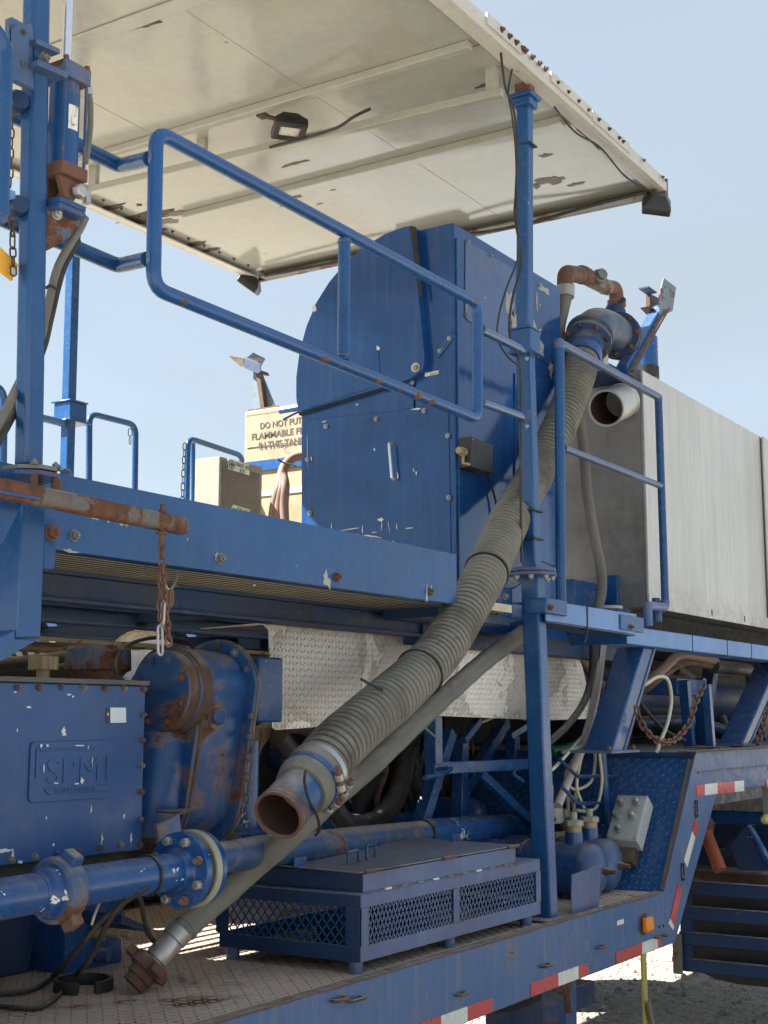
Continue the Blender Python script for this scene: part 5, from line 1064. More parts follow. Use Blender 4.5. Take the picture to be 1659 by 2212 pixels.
for x, y in ((1222, 1391-30), (1223, 1365)): pass
l2 = thing('walkway_beam', 'long light blue beam running right under the aluminium tank, ties round it', 'beam', (6, 2.1, 1.9))
Y2 = 2.08
z1_, z0_ = P(1359, 1352, Y=Y2).z, P(1359, 1391, Y=Y2).z
xb0 = P(1355, 1370, Y=Y2).x
MB().box(xb0, 12, Y2, Y2+.12, z0_, z1_).build('box_beam', blue_light, l2, bevel=.004)
MB().box(xb0-.004, xb0, Y2+.002, Y2+.5, z0_, z1_).build('beam_end', blue_rail, l2)
MB().box(4.2, xb0-.004, Y2+.45, Y2+.5, z0_, z1_).build('rear_beam', blue_dark, l2)
for x in (1496, 1571, 1623): q = P(x, 1400, Y=Y2); MB().box(q.x-.0025, q.x+.0025, Y2-.002, Y2+.122, z0_-.002, z1_+.002).build('cable_tie', rubber, l2)
sb2 = thing('bracket_box', 'blue bolted bracket box at the foot of the grey hose before the tank', 'bracket', P(1300, 1310, Y=2.45))
a, b = P(1238, 1245, Y=2.40), P(1330, 1320, Y=2.40); MB().box(a.x, b.x+.12, 2.40, 2.55, 2.0, a.z-.01).build('box_plate', blue_pipe, sb2, bevel=.003)
a, b = P(1325, 1240, Y=2.33), P(1364, 1322, Y=2.33); MB().box(a.x+.04, b.x, 2.33, 2.40, 1.99, a.z).build('box_plate', blue_rail, sb2, bevel=.004)
a, b = P(1245, 1265, Y=2.36), P(1298, 1310, Y=2.36); MB().box(a.x, b.x, 2.37, 2.395, 2.0, a.z).build('box_plate', blue_rail, sb2, bevel=.003)
MB().lathe(P(1310, 1316, Y=2.34), ez, [(0, .07), (.012, .07)], 24).build('hose_flange', greybox, sb2)
# floor under house and to the right
fl_ = thing('cabinet_base_frame', 'dark blue steel frame carrying the hose cabinet above the tread guard', 'frame', (4.6, 2.6, 1.85))
MB().box(3.9, 5.6, 2.32, 2.40, 1.84, 1.925).build('base_beam', blue_dark, fl_, bevel=.003); MB().box(3.9, 5.6, 3.0, 3.1, 1.84, 1.925).build('base_beam', blue_dark, fl_, bevel=.003)
for x in (3.95, 4.5, 5.05, 5.5): MB().box(x, x+.08, 2.405, 3.0, 1.85, 1.92).build('base_cross', blue_dark, fl_, bevel=.003)
MB().box(4.02, 4.12, 2.10, 2.315, 1.93, 2.03).build('base_block', blue_pipe, fl_, bevel=.003); bolt((4.06, 2.099, 1.96), -ey, .009, fl_, brass); bolt((4.06, 2.099, 2.0), -ey, .009, fl_, brass)
MB().lathe(P(1095, 1210, Y=2.28), V((-.3, -1, -.2)), [(0, .11), (.012, .11), (.02, .1)], 30).build('round_housing', blue_rail, fl_)
MB().box(4.2, 5.4, 2.12, 2.13, 2.0, 2.06).build('base_strip', blue_rail, fl_) if False else None
def strut(label, x0, y0, x1, y1, Y, w_, foot=True, top2=None):
    t = thing('leaning_strut', label, 'strut', P(x1, y1, Y=Y), 'leaning struts on the upper deck'); p, q = P(x0, y0, Y=Y), P(x1, y1, Y=Y); q.z = 1.464; p.z = z0_-.001
    d = (q-p).normalized(); sx = V((.075, 0, 0))
    MB().prism([p-sx, p+sx*.7, q+sx*.7, q-sx], (0, .12, 0)).build('strut_tube', blue_rail, t, bevel=.006)
    MB().prism([p+sx*.45+V((0, -.004, 0)), p+sx*.72+V((0, -.004, 0)), q+sx*.72+V((0, -.004, 0)), q+sx*.45+V((0, -.004, 0))], (0, .003, 0)).build('worn_edge', blue_fade, t)
    MB().box(q.x-.14, q.x+.14, Y-.03, Y+.15, 1.4645, 1.474).build('foot_plate', blue_fade, t)
    for dx in (-.12, .12): bolt((q.x+dx, Y-.01, 1.474), ez, .012, t, rust)
strut('leaning blue strut left of the draped chain under the light blue beam', 1405, 1395, 1337, 1615, 2.12, .1)
strut('leaning blue strut at the right photo edge under the light blue beam', 1690, 1425, 1612, 1612, 2.12, .1)
us = thing('upright_stand', 'blue upright angle stand behind the draped rusty chain', 'stand', P(1500, 1600, Y=2.3))
for (x0, y0, x1, y1, Y, w_) in ((1478, 1470, 1490, 1605, 2.32, .045), (1526, 1478, 1536, 1617, 2.12, .035), (1512, 1465, 1518, 1600, 2.45, .05)):
    p, q = P(x0, y0, Y=Y), P(x1, y1, Y=Y); q.z = 1.46; MB().beam(p, q, w_, w_, ex).build('stand_leg', blue_rail, us, bevel=.002)
a, b = P(1462, 1465, Y=2.34), P(1525, 1490, Y=2.34); MB().box(a.x, b.x, 2.34, 2.50, b.z-.03, a.z).build('stand_top', blue_pipe, us, bevel=.002)
a = P(1533, 1620, Y=2.10); MB().box(a.x-.06, a.x+.08, 2.03, 2.2, 1.4645, 1.47).build('stand_foot', rust_dark, us)
dc = thing('draped_chain', 'rusty chain draped in a loop between the leaning strut and the stand', 'chain', P(1430, 1600, Y=2.1))
chain(spline([P(1376, 1535, Y=2.09), P(1385, 1562, Y=2.08), P(1405, 1588, Y=2.07), P(1430, 1603, Y=2.06), P(1460, 1597, Y=2.06), P(1490, 1560, Y=2.06), P(1500, 1525, Y=2.07), P(1518, 1485, Y=2.08)], 6), .042, .024, .0045, rust, dc)
dc2 = thing('draped_chain', 'rusty chain hanging at the far right photo edge beside the second strut', 'chain', P(1640, 1600, Y=2.1))
chain([P(1662, 1520, Y=2.08), P(1650, 1560, Y=2.07), P(1636, 1612, Y=2.06)], .042, .024, .0045, rust, dc2)
# hoses behind struts
def hose(label, pts, r, mat, seg=12, name='hose', cat='hose', group=None, n=9):
    o = MB().tube(spline([P(x, y, Y=Y) for x, y, Y in pts], n), r, seg).build(name, mat); tag(o, label, cat, group); return o
hose('upper of two copper brown hoses curling under the light blue beam', [(1215, 1368, 2.5), (1262, 1432, 2.5), (1300, 1480, 2.5), (1335, 1497, 2.45), (1385, 1478, 2.3), (1425, 1452, 2.25), (1462, 1418, 2.25), (1490, 1416, 2.25), (1545, 1428, 2.3)], .022, rubberp)
hose('lower brown hose with dark sleeve curling behind the leaning strut', [(1195, 1375, 2.6), (1240, 1440, 2.6), (1290, 1495, 2.6), (1345, 1512, 2.5), (1390, 1490, 2.32), (1440, 1452, 2.3), (1485, 1430, 2.3), (1545, 1440, 2.32)], .02, rust_dark)
hose('cream thin hose hanging behind the draped chain', [(1340, 1505, 2.3), (1390, 1480, 2.22), (1420, 1462, 2.2), (1442, 1468, 2.2), (1450, 1510, 2.2), (1442, 1560, 2.18), (1425, 1605, 2.12), (1420, 1622, 2.1)], .0085, creamh)
hose('black ribbed hose sagging from the walkway down past the canopy post', [(1280, 1390, 2.28), (1279, 1440, 2.28), (1268, 1500, 2.27), (1240, 1550, 2.25), (1190, 1600, 2.25), (1150, 1625, 2.3)], .014, rubber)
hose('pale lilac pipe slanting down behind the blue T handle post', [(1302, 1392, 2.32), (1295, 1450, 2.32), (1283, 1520, 2.31), (1265, 1590, 2.3), (1238, 1660, 2.3), (1205, 1740, 2.3)], .017, lilac, 14, 'conduit', 'conduit')
hose('cream cable looping beside the lilac pipe', [(1355, 1480, 2.4), (1320, 1500, 2.38), (1290, 1540, 2.36), (1262, 1610, 2.34), (1232, 1650, 2.34), (1222, 1680, 2.34), (1240, 1705, 2.33), (1275, 1690, 2.32), (1285, 1650, 2.32), (1283, 1620, 2.32), (1270, 1612, 2.33), (1215, 1625, 2.36)], .0065, creamh)
hose('black corrugated hose turning down at the right under the beam', [(1540, 1440, 2.3), (1600, 1445, 2.35), (1622, 1455, 2.38), (1625, 1500, 2.4), (1618, 1560, 2.45), (1600, 1600, 2.5)], .034, rubber, 16)
hose('thick black hose behind the stand under the beam', [(1450, 1440, 2.9), (1520, 1500, 2.9), (1560, 1580, 2.9)], .06, rubber, 16)
hose('dark steel bar lying flat behind the struts', [(1380, 1560, 2.6), (1500, 1560, 2.6), (1640, 1600, 2.6)], .03, blue_dark, 14, 'bar', 'bar')
for lb_, pts_ in (('bright cream cable dropping past the junction box side of the lilac pipe', [(1352, 1490, 2.36), (1300, 1530, 2.33), (1272, 1600, 2.3), (1255, 1640, 2.29), (1246, 1700, 2.29), (1262, 1745, 2.29)]),
                  ('cream cable hooked over the rod arm of the hanger post', [(1225, 1622, 2.3), (1262, 1612, 2.27), (1290, 1608, 2.26), (1296, 1640, 2.26), (1300, 1690, 2.27), (1290, 1740, 2.28), (1270, 1752, 2.3), (1245, 1750, 2.31)]),
                  ('thin white cable strung from the bright tread guard to the canopy post', [(1290, 1560, 2.35), (1250, 1600, 2.3), (1215, 1640, 2.25), (1190, 1665, 2.2)])):
    hose(lb_, pts_, .0065, creamh, 10, 'cable', 'cable')
hose('green hose curving behind the lilac pipe under the guard end', [(1290, 1540, 2.6), (1275, 1580, 2.6), (1240, 1610, 2.6), (1190, 1625, 2.6)], .02, green, 14)
hose('black braided cable crossing behind the draped chain', [(1370, 1500, 2.3), (1400, 1540, 2.3), (1440, 1580, 2.28), (1480, 1600, 2.28)], .009, rubber, 10, 'cable', 'cable')
# ================================================================ air tanks
dome_m = paint('dome_paint', (.022, .075, .20), .36, rust=.3, dirt=.3, fade=(.06, .11, .26), chip=.3)
def air_tank(x, y0, px, py, label):
    t = thing('air_tank', label, 'air tank', (x, y0+.25, ZD), 'air tanks beside the deck edge'); r = .098; zc = ZD+r+.005; p = [(0, .02), (.008, .05), (.02, .075), (.034, .09), (.05, r), (.6, r), (.62, .08)]
    p = [(0, .0)] + [(.055*(1-math.cos(rad(a))), r*math.sin(rad(a))) for a in range(12, 91, 13)] + [(.055, r), (.075, r+.0012), (.08, r)]
    MB().lathe((x, y0, zc), ey, [(max(0, tt), rr) for tt, rr in p], 40).build('domed_end', dome_m, t, smooth=60)
    MB().lathe((x, y0+.0805, zc), ey, [(0, r), (.62, r), (.66, .07)], 40).build('tank_shell', blue_pipe, t)
    MB().lathe((x, y0+.30, zc), ey, [(0, r-.002), (0, r+.004), (.012, r+.004), (.012, r-.002)], 40, close=True).build('tank_strap', blue_dark, t)
    MB().lathe((x, y0+.12, zc+r-.012), ez, [(0, .034), (.05, .033)], 20).build('neck', blue_rail, t); 
    MB().lathe((x, y0+.12, zc+r+.038), ez, [(0, .030), (.022, .030)], 18).build('neck_ring', brass, t)
    MB().lathe((x, y0+.12, zc+r+.060), ez, [(0, .037), (.018, .037), (.022, .03)], 6).build('hex_plug', paleg, t, bevel=.002); MB().lathe((x, y0+.12, zc+r+.082), ez, [(0, .014), (.028, .014)], 8).build('square_plug', paleg, t)
    MB().lathe((x+.0, y0+.004, zc+.0), -ey, [(0, .016), (.02, .013), (.03, .009), (.045, .009)], 10).build('drain_cock', rust_dark, t)
    for yy in (y0+.12, y0+.5): MB().box(x-.05, x+.05, yy, yy+.03, ZD+.001, ZD+.02).build('saddle', blue_dark, t)
air_tank(4.77, 2.07, 0, 0, 'nearer of two blue domed air tanks, rust spot on its dome'); air_tank(4.98, 2.10, 0, 0, 'farther of two blue domed air tanks beside the grey junction box')
o = MB().prism([P(x, y, Y=2.02) for x, y in ((1236, 1890), (1298, 1868), (1294, 1958), (1235, 1980))], (0, .005, 0)).build('blue_plate', blue_fade, bevel=.001); tag(o, 'small square blue plate standing on the deck edge before the air tanks', 'plate')
# junction box on riser
jb = thing('junction_box', 'grey junction box with five cable glands leaning on the riser plate', 'junction box', P(1370, 1820, X=5.3))
def riser_pt(px, py, off):   # meet the sloping riser plane
    r = FW + RT*((px-CX)/FL) + UP*((CY-py)/FL); o = V((RA.x, 0, RA.z))+RN*off; t = (o-CAM).dot(RN)/r.dot(RN); return CAM+r*t
jc = [riser_pt(x, y, .10) for x, y in ((1331, 1758), (1392, 1759), (1362, 1858), (1300, 1850))]
u_ = (jc[1]-jc[0]); vv_ = RD.normalized(); 
j0 = riser_pt(1340, 1855, .10); j1 = riser_pt(1395, 1758, .10)
ys_ = sorted((j0.y, j1.y)); zb2, zt2 = j0.z, j1.z
def RP(y, z, off): k = (z-RA.z)/RD.z; return V((RA.x, y, RA.z))+RD*k+RN*off
yA, yB2 = ys_[0]+.005, ys_[0]+.135
MB().prism([RP(yA, zb2, .11), RP(yB2, zb2, .11), RP(yB2, zt2, .11), RP(yA, zt2, .11)], -RN*.075).build('box_body', greybox, jb, bevel=.004)
MB().prism([RP(yA+.005, zb2+.003, .113), RP(yB2-.005, zb2+.003, .113), RP(yB2-.005, zt2-.003, .113), RP(yA+.005, zt2-.003, .113)], -RN*.0025).build('box_lid', greybox, jb, bevel=.001)
for fy, fz in ((.27, .83), (.75, .80), (.30, .52), (.78, .50), (.62, .22)):
    q = RP(yA+(yB2-yA)*fy, zb2+(zt2-zb2)*fz, .113); MB().lathe(q, RN+V((0, -.1, -.3)), [(0, .018), (.012, .018), (.013, .013), (.035, .014), (.04, .011), (.055, .008)], 10).build('cable_gland', galv, jb)
for fy in (.06, .94):
    for fz in (.05, .95): bolt(RP(yA+(yB2-yA)*fy, zb2+(zt2-zb2)*fz, .113), RN, .004, jb, galv)
MB().prism([RP(yA+.02, zb2-.05, .06), RP(yB2, zb2-.05, .06), RP(yB2, zb2-.002, .06), RP(yA+.02, zb2-.002, .06)], -RN*.05).build('box_stand', rust_dark, jb)
# T handle post
tp = thing('hose_hanger_post', 'blue upright post with curved rod arms rising behind the air tanks', 'post', P(1312, 1800, Y=2.32))
MB().tube([P(1299, 1605, Y=2.28), P(1312, 1790, Y=2.28)], .0185, 18).build('post_tube', blue_rail, tp); MB().tube([P(1298.5, 1600, Y=2.28), P(1299.5, 1612, Y=2.28)], .0192, 18).build('post_cap', rust, tp)
for y, m in ((1678, blue_dark), (1736, blue_pipe)):
    a = y-1678
    MB().tube([P(1212-3+a*.08, y-37, Y=2.2), P(1248, y, Y=2.24), P(1300, y-2, Y=2.28)], .007, 8, .03).build('hook_arm', m, tp)
    MB().tube([P(1308, y-2, Y=2.28), P(1360, y+7, Y=2.3), P(1398+a*.1, y-25-(0 if a else 15), Y=2.3)], .007, 8, .03).build('hook_arm', m, tp)
MB().tube([P(1352, 1855, Y=2.2), P(1372, 1862, Y=2.2), P(1396, 1886, Y=2.2)], .007, 8, .02).build('hook_arm', blue_dark, tp)
# cream hose coil
hc_ = thing('hose_coil', 'coil of cream hose hanging behind the canopy post', 'hose coil', P(1240, 1780, Y=2.45))
for k in range(6):
    c = P(1232+k*4, 1780+k*1.5, Y=2.42+k*.015); ps = []
    for i in range(25): a = 2*math.pi*i/24; ps.append(c+V((.075*math.cos(a)+.0, .03*math.sin(a+k), .135*math.sin(a))))
    MB().tube(ps, .0075, 9).build('hose_loop', creamh, hc_)
# valve cluster
MB().tube([P(1200, 1700, Y=2.40), P(1215, 1740, Y=2.38), P(1240, 1750, Y=2.36)], .012, 8, .02).build('cable', galv) if False else None
vc = thing('valve_cluster', 'grimy brass and steel valve cluster right of the canopy post foot', 'valve', P(1220, 1780, Y=2.4))
for x, y, r, h, m in ((1195, 1760, .04, .07, greybox), (1222, 1775, .02, .1, brass), (1222, 1815, .024, .12, rust_dark), (1240, 1800, .018, .07, galv)):
    MB().lathe(P(x, y, Y=2.36), ez+ey*.1, [(-h/2, r*.8), (-h/2+.01, r), (h/2-.01, r), (h/2, r*.7)], 10).build('valve_body', m, vc, bevel=.002)
MB().tube([P(1195, 1805, Y=2.34), P(1255, 1800, Y=2.34)], .014, 10).build('valve_pipe', brass, vc); MB().tube([P(1192, 1770, Y=2.34), P(1238, 1768, Y=2.34), P(1240, 1830, Y=2.34)], .008, 8, .02).build('valve_pipe', rust_dark, vc)
MB().obox(P(1192, 1722, Y=2.33), ex*.010, ey*.004, ez*.045).build('valve_handle', yellow, vc, bevel=.003)
MB().tube([P(1160, 1660, Y=2.6), P(1205, 1690, Y=2.6)], .02, 10).build('valve_pipe', galv, vc)
hb = thing('horizontal_tank', 'dark blue horizontal vessel behind the valve cluster on the deck', 'tank', P(1300, 1780, Y=2.9))
MB().lathe((5.02, 2.70, 1.16), ey, [(0, .05), (.03, .1), (.06, .115), (.9, .115)], 30).build('vessel_shell', blue_rail, hb, smooth=60)
MB().lathe((4.2, 2.80, 1.06), ex, [(0, .05), (.03, .09), (.05, .1), (.7, .1)], 30).build('vessel_shell', blue_pipe, hb, smooth=60)
# ================================================================ truss rack and deck clutter under guard
tk = thing('hose_rack', 'blue welded tube rack with diagonal braces left of the canopy post', 'rack', (3.9, 2.5, ZD))
def RKb(x0, y0, x1, y1, Y, w_=.045, m=blue_rail): MB().beam(P(x0, y0, Y=Y), P(x1, y1, Y=Y), w_, w_, ey).build('rack_tube', m, tk, bevel=.003)
RKb(935, 1530, 936, 1652, 2.48, .05); RKb(928, 1660, 1150, 1650, 2.48, .042); RKb(905, 1790, 970, 1580, 2.62, .05); RKb(945, 1800, 1090, 1560, 2.9, .05, blue_pipe)
RKb(995, 1600, 992, 1790, 2.7, .05, blue_pipe); RKb(1000, 1600, 1035, 1555, 2.6, .03); RKb(1107, 1590, 1108, 1790, 2.8, .05, blue_pipe); RKb(1035, 1670, 1150, 1780, 2.52, .035); RKb(1100, 1590, 1150, 1560, 2.7, .03); RKb(1000, 1770, 1140, 1740, 2.9, .06, blue_pipe)
MB().tube([P(918, 1680, Y=2.35), P(950, 1675, Y=2.38), P(975, 1660, Y=2.45)], .009, 8, .02).build('rack_hook', blue_rail, tk); MB().tube([P(1115, 1660, Y=2.42), P(1108, 1672, Y=2.4), P(1130, 1688, Y=2.4)], .007, 8, .01).build('rack_hook', blue_rail, tk)
hose('thin grey rod slanting from the hose strap to the rack', [(885, 1548, 2.1), (915, 1570, 2.25), (940, 1592, 2.45)], .004, galv, 8, 'wire', 'wire')
hose('black plastic tie end sticking out left of the corrugated hose', [(780, 1467, 1.93), (800, 1478, 1.92), (826, 1490, 1.91)], .004, rubber, 8, 'tie_end', 'cable tie')
hose('white cable end poking out under the bright tread guard', [(1040, 1560, 2.6), (1060, 1552, 2.6), (1075, 1540, 2.6)], .006, creamh, 8, 'cable', 'cable')
R_ = random.Random(21)
names_ = ['leftmost', 'second', 'third', 'fourth', 'fifth', 'sixth', 'seventh', 'eighth', 'ninth', 'rightmost']
hbn = thing('hanging_hose_bundle', 'bundle of dark brown hoses hanging in the shade left of the blue rack', 'hose bundle', P(890, 1700, Y=3.0))
for k in range(10):
    x = 845+k*11; y1 = 1790+R_.uniform(-15, 15)
    MB().tube(spline([P(x+10, 1520, Y=3.0), P(x+R_.uniform(-8, 8), 1620, Y=2.95+.03*k), P(x+R_.uniform(-10, 25), 1700, Y=3.0), P(x+40, y1, Y=3.05)], 7), R_.choice((.014, .02, .025)), 10).build('hanging_hose', R_.choice((rubber, rust_dark, hose2_m, dark)), hbn)
hose('thick black ribbed hose curving behind the rusty hose end, upper one', [(900, 1570, 3.1), (830, 1640, 3.0), (790, 1700, 2.95), (770, 1770, 2.95), (750, 1800, 2.95)], .045, rubber, 16)
hose('thick black ribbed hose curving below the smooth grey hose', [(880, 1620, 2.9), (855, 1720, 2.85), (810, 1775, 2.8), (740, 1790, 2.8)], .042, rubber, 16)
hose('dark hose slanting behind the clamp of the suction hose', [(600, 1590, 2.75), (640, 1640, 2.75), (690, 1700, 2.75), (760, 1800, 2.7)], .035, rubber, 16)
hose('dark brown hose arching from the gear drive behind the stained guard', [(535, 1640, 2.75), (560, 1590, 2.8), (620, 1565, 2.9), (680, 1580, 3.0), (715, 1640, 3.05)], .032, rust_dark, 16)
hose('grimy black hose leaning behind the upright cylinder', [(480, 1900, 2.7), (510, 1840, 2.75), (530, 1780, 2.8), (545, 1700, 2.85)], .02, rubber, 14)
cbz = thing('cable_tangle', 'tangle of black cables hanging in the dark behind the blue rack', 'cables', P(950, 1700, Y=3.1))
for k in range(22):
    x0 = R_.uniform(700, 1120); y0 = R_.uniform(1560, 1600); Yk = R_.uniform(2.85, 3.25); dx = R_.uniform(-60, 60)
    MB().tube(spline([P(x0, y0, Y=Yk), P(x0+dx*.3+R_.uniform(-12, 12), y0+70, Y=Yk), P(x0+dx*.7+R_.uniform(-18, 18), y0+140, Y=Yk), P(x0+dx, y0+215, Y=Yk+.05)], 7), R_.choice((.005, .007, .011)), 8).build('hanging_cable', R_.choice((rubber, rubber, rust_dark, hose2_m, blue_dark)), cbz)
bx = thing('engine_block', 'dark grimy engine block filling the shade behind the blue rack', 'engine', (4.1, 3.6, ZD))
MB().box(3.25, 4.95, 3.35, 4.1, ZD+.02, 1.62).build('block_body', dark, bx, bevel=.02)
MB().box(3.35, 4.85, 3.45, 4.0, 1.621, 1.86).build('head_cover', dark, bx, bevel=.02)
for k in range(6): MB().lathe((3.5+k*.24, 3.34, 1.45), -ey, [(0, .06), (.06, .055), (.08, .03)], 14).build('port_cover', blue_dark, bx)
for k in range(7): MB().box(3.3+k*.24, 3.34+k*.24, 3.31, 3.35, 1.0, 1.6).build('block_rib', dark, bx)
MB().lathe((3.2, 3.7, 1.3), -ex, [(0, .3), (.05, .32), (.12, .3), (.14, .1)], 30).build('flywheel_housing', dark, bx)
pb2 = thing('pump_power_end', 'dark pump power end hidden behind the gear drive', 'pump', (2.2, 3.6, ZD))
MB().box(.6, 3.0, 3.40, 4.2, ZD+.02, 1.60).build('power_end', blue_dark, pb2, bevel=.03)
MB().box(1.2, 2.9, 2.78, 3.39, ZD+.02, 1.25).build('power_end', blue_dark, pb2, bevel=.03)
MB().tube([P(-40, 1452, Y=3.2), P(195, 1455, Y=3.2)], .035, 14).build('top_pipe', dark, pb2)
MB().beam(P(127, 1395, Y=3.6), P(127, 1500, Y=3.6), .035, .035, ex).build('blue_upright', blue_light, pb2)
MB().lathe(P(300, 1440, Y=3.1), V((-.6, -.8, 0)), [(0, .11), (.05, .12), (.12, .1)], 24).build('chrome_housing', chrome, pb2)
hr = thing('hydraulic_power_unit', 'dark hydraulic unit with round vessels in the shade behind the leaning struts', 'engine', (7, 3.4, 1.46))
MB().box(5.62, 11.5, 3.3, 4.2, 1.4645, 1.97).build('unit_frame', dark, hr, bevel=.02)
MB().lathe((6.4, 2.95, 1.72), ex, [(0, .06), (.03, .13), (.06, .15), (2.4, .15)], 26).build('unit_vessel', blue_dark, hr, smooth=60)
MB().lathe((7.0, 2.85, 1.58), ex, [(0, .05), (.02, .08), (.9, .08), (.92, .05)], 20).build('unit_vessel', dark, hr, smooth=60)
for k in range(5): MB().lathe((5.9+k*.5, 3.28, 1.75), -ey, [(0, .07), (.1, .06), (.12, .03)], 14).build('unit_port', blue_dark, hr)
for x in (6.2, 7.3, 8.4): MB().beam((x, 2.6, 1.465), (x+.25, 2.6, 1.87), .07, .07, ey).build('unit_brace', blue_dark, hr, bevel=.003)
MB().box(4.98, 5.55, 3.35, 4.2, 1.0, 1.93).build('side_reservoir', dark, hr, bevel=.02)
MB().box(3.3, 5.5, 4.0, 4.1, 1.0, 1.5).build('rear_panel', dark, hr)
# ================================================================ below the trailer on the right
ll = thing('landing_leg', 'blue landing gear leg with rusty crank below the trailer rail', 'landing gear', P(1230, 2180, Y=2.25))
q = P(1230, 2110, Y=2.2); MB().box(q.x-.03, q.x+.06, 2.2, 2.3, .0, .74).build('leg_tube', blue_gear, ll, bevel=.004)
q2 = P(1210, 2127, Y=2.12); MB().lathe(q2+ey*.10, -ey, [(0, .032), (.13, .032), (.13, .02)], 18).build('gear_head', rust_grey, ll); MB().tube([q2-ey*.02, q2-ey*.03-ez*.09], .013, 10).build('crank_handle', rust, ll)
MB().box(P(1100, 2190, Y=2.4).x, 5.4, 2.4, 2.5, .44, .53).build('cross_tube', blue_dark, ll, bevel=.004)
MB().box(4.4, 5.35, 2.4, 2.48, .62, .72).build('cross_tube', blue_dark, ll, bevel=.004)
MB().box(2.2, 3.8, 2.3, 2.6, .36, .50).build('axle_box', blue_dark, ll, bevel=.03)
yb_ = thing('yellow_bar', 'yellow flat bar with holes hanging under the blue trailer', 'bar', P(1393, 2100, Y=2.3))
p, q = P(1387, 1985, Y=2.3), P(1397, 2260, Y=2.3); MB().beam(p, q, .045, .010, ey).build('flat_bar', yellow, yb_, bevel=.001)
MB().lathe(P(1389, 2013, Y=2.294), -ey, [(0, .010), (.0012, .010)], 14).build('bar_hole', dark, yb_)
MB().beam(P(1400, 2165, Y=2.28), P(1412, 2225, Y=2.28), .03, .012, ey).build('bar_latch', brass, yb_, bevel=.002)
# slatted guard facing the camera at far right
sg = thing('slatted_guard', 'dark blue slatted steel guard over a black flap at lower right', 'guard', (6.0, 1.5, .6))
XG = 6.1
def GX(x, y, d=0.): return P(x, y, X=XG-d)
def zq(x, y): return zp(x, y)
for y0, y1 in ((1340, 1450), (1540, 1650), (1745, 1850), (1955, 2060)):
    a, b = GX(*zq(135 if y0 < 1500 else 95, y0)), GX(*zq(804, y1)); za, zb4 = GX(*zq(135, y0)).z, GX(*zq(135, y1)).z
    MB().box(XG, XG+.03, .9, a.y, zb4, za).build('guard_slat', blue_dark, sg, bevel=.006)
a = GX(*zq(100, 1500)); b = GX(*zq(190, 1500)); MB().box(XG+.003, XG+.027, b.y, a.y-.001, GX(*zq(135, 2055)).z, GX(*zq(135, 1350)).z).build('guard_stile', blue_dark, sg)
a = GX(*zq(60, 1900)); b = GX(*zq(130, 1900)); MB().box(XG-.02, XG-.003, b.y, a.y, GX(*zq(90, 2075)).z, GX(*zq(90, 1760)).z).build('end_bracket', rust_grey, sg, bevel=.003)
fp_ = [GX(*zq(x, y), -.12) for x, y in ((150, 1440), (840, 1440), (840, 2190), (560, 2160), (380, 2120), (270, 2060), (215, 1960), (200, 1800))]
MB().prism(fp_, (.02, 0, 0)).build('rubber_flap', rubber, sg)
tu = thing('tractor_undercarriage', 'dark blue frame with a rusty cylinder under the gooseneck neck', 'frame', (6.5, 2.6, .8))
XU = 6.6
def UX(x, y, d=0.): return P(*zp(x, y), X=XU-d)
MB().box(XU, XU+.08, .8, UX(290, 800).y, UX(290, 890).z, UX(290, 785).z).build('frame_beam', blue_rail, tu, bevel=.006)
MB().box(XU+.2, XU+.3, .8, 3.6, UX(200, 1150).z-.1, UX(200, 900).z).build('frame_beam', blue_dark, tu, bevel=.006)
MB().box(XU-.1, XU+.1, .8, 3.2, UX(200, 1330).z, UX(200, 1230).z).build('frame_beam', rust_dark, tu, bevel=.02)
MB().prism([UX(*q, .3) for q in ((640, 905), (670, 935), (850, 1260), (820, 1270))], (.05, 0, 0)).build('fender_edge', blue_rail, tu)
MB().prism([UX(*q, .28) for q in ((510, 1060), (630, 920), (850, 1265), (570, 1260))], (.02, 0, 0)).build('fender_plate', blue_dark, tu)
MB().prism([UX(*q, .1) for q in ((420, 1140), (640, 900), (690, 900), (450, 1180))], (.04, 0, 0)).build('brace', blue_dark, tu)
MB().tube([P(*zp(310, 960), X=6.25), P(*zp(428, 1262), X=6.20)], .030, 16).build('rusty_cylinder', paint('red_rust', (.34, .10, .05), .8, rust=.35, dirt=.4, var=.3, bump=.3), tu)
MB().lathe(P(*zp(300, 930), X=6.27), V((.1, -.3, 1)), [(-.07, .03), (-.05, .05), (.04, .04), (.06, .015)], 10).build('cylinder_clevis', rust, tu)
MB().box(XU-.02, XU+.02, .95, UX(770, 700).y, UX(770, 880).z, 1.28).build('hanger_bar', galv, tu, bevel=.003)
MB().lathe(P(*zp(792, 855), X=6.5), -ex, [(0, .025), (.03, .022), (.05, .01)], 14).build('brass_fitting', yellow, tu)
for k in range(4): MB().lathe(P(*zp(430+k*40, 1130), X=6.7), -ex, [(0, .03), (.05, .02)], 10).build('small_valve', rust_dark, tu)
MB().lathe((7.4, 1.4, .52), ey, [(0, .25), (.02, .42), (.08, .5), (.30, .5), (.36, .42), (.38, .25)], 40).build('tyre', rubber, tu)
MB().box(5.8, 12, 2.75, 2.87, .75, 1.1).build('frame_rail', dark, tu); MB().box(5.8, 12, 3.55, 3.67, .75, 1.1).build('frame_rail', dark, tu)
MB().lathe((7.4, 3.6, .52), ey, [(0, .25), (.02, .42), (.08, .5), (.30, .5), (.36, .42), (.38, .25)], 40).build('tyre', rubber, tu)
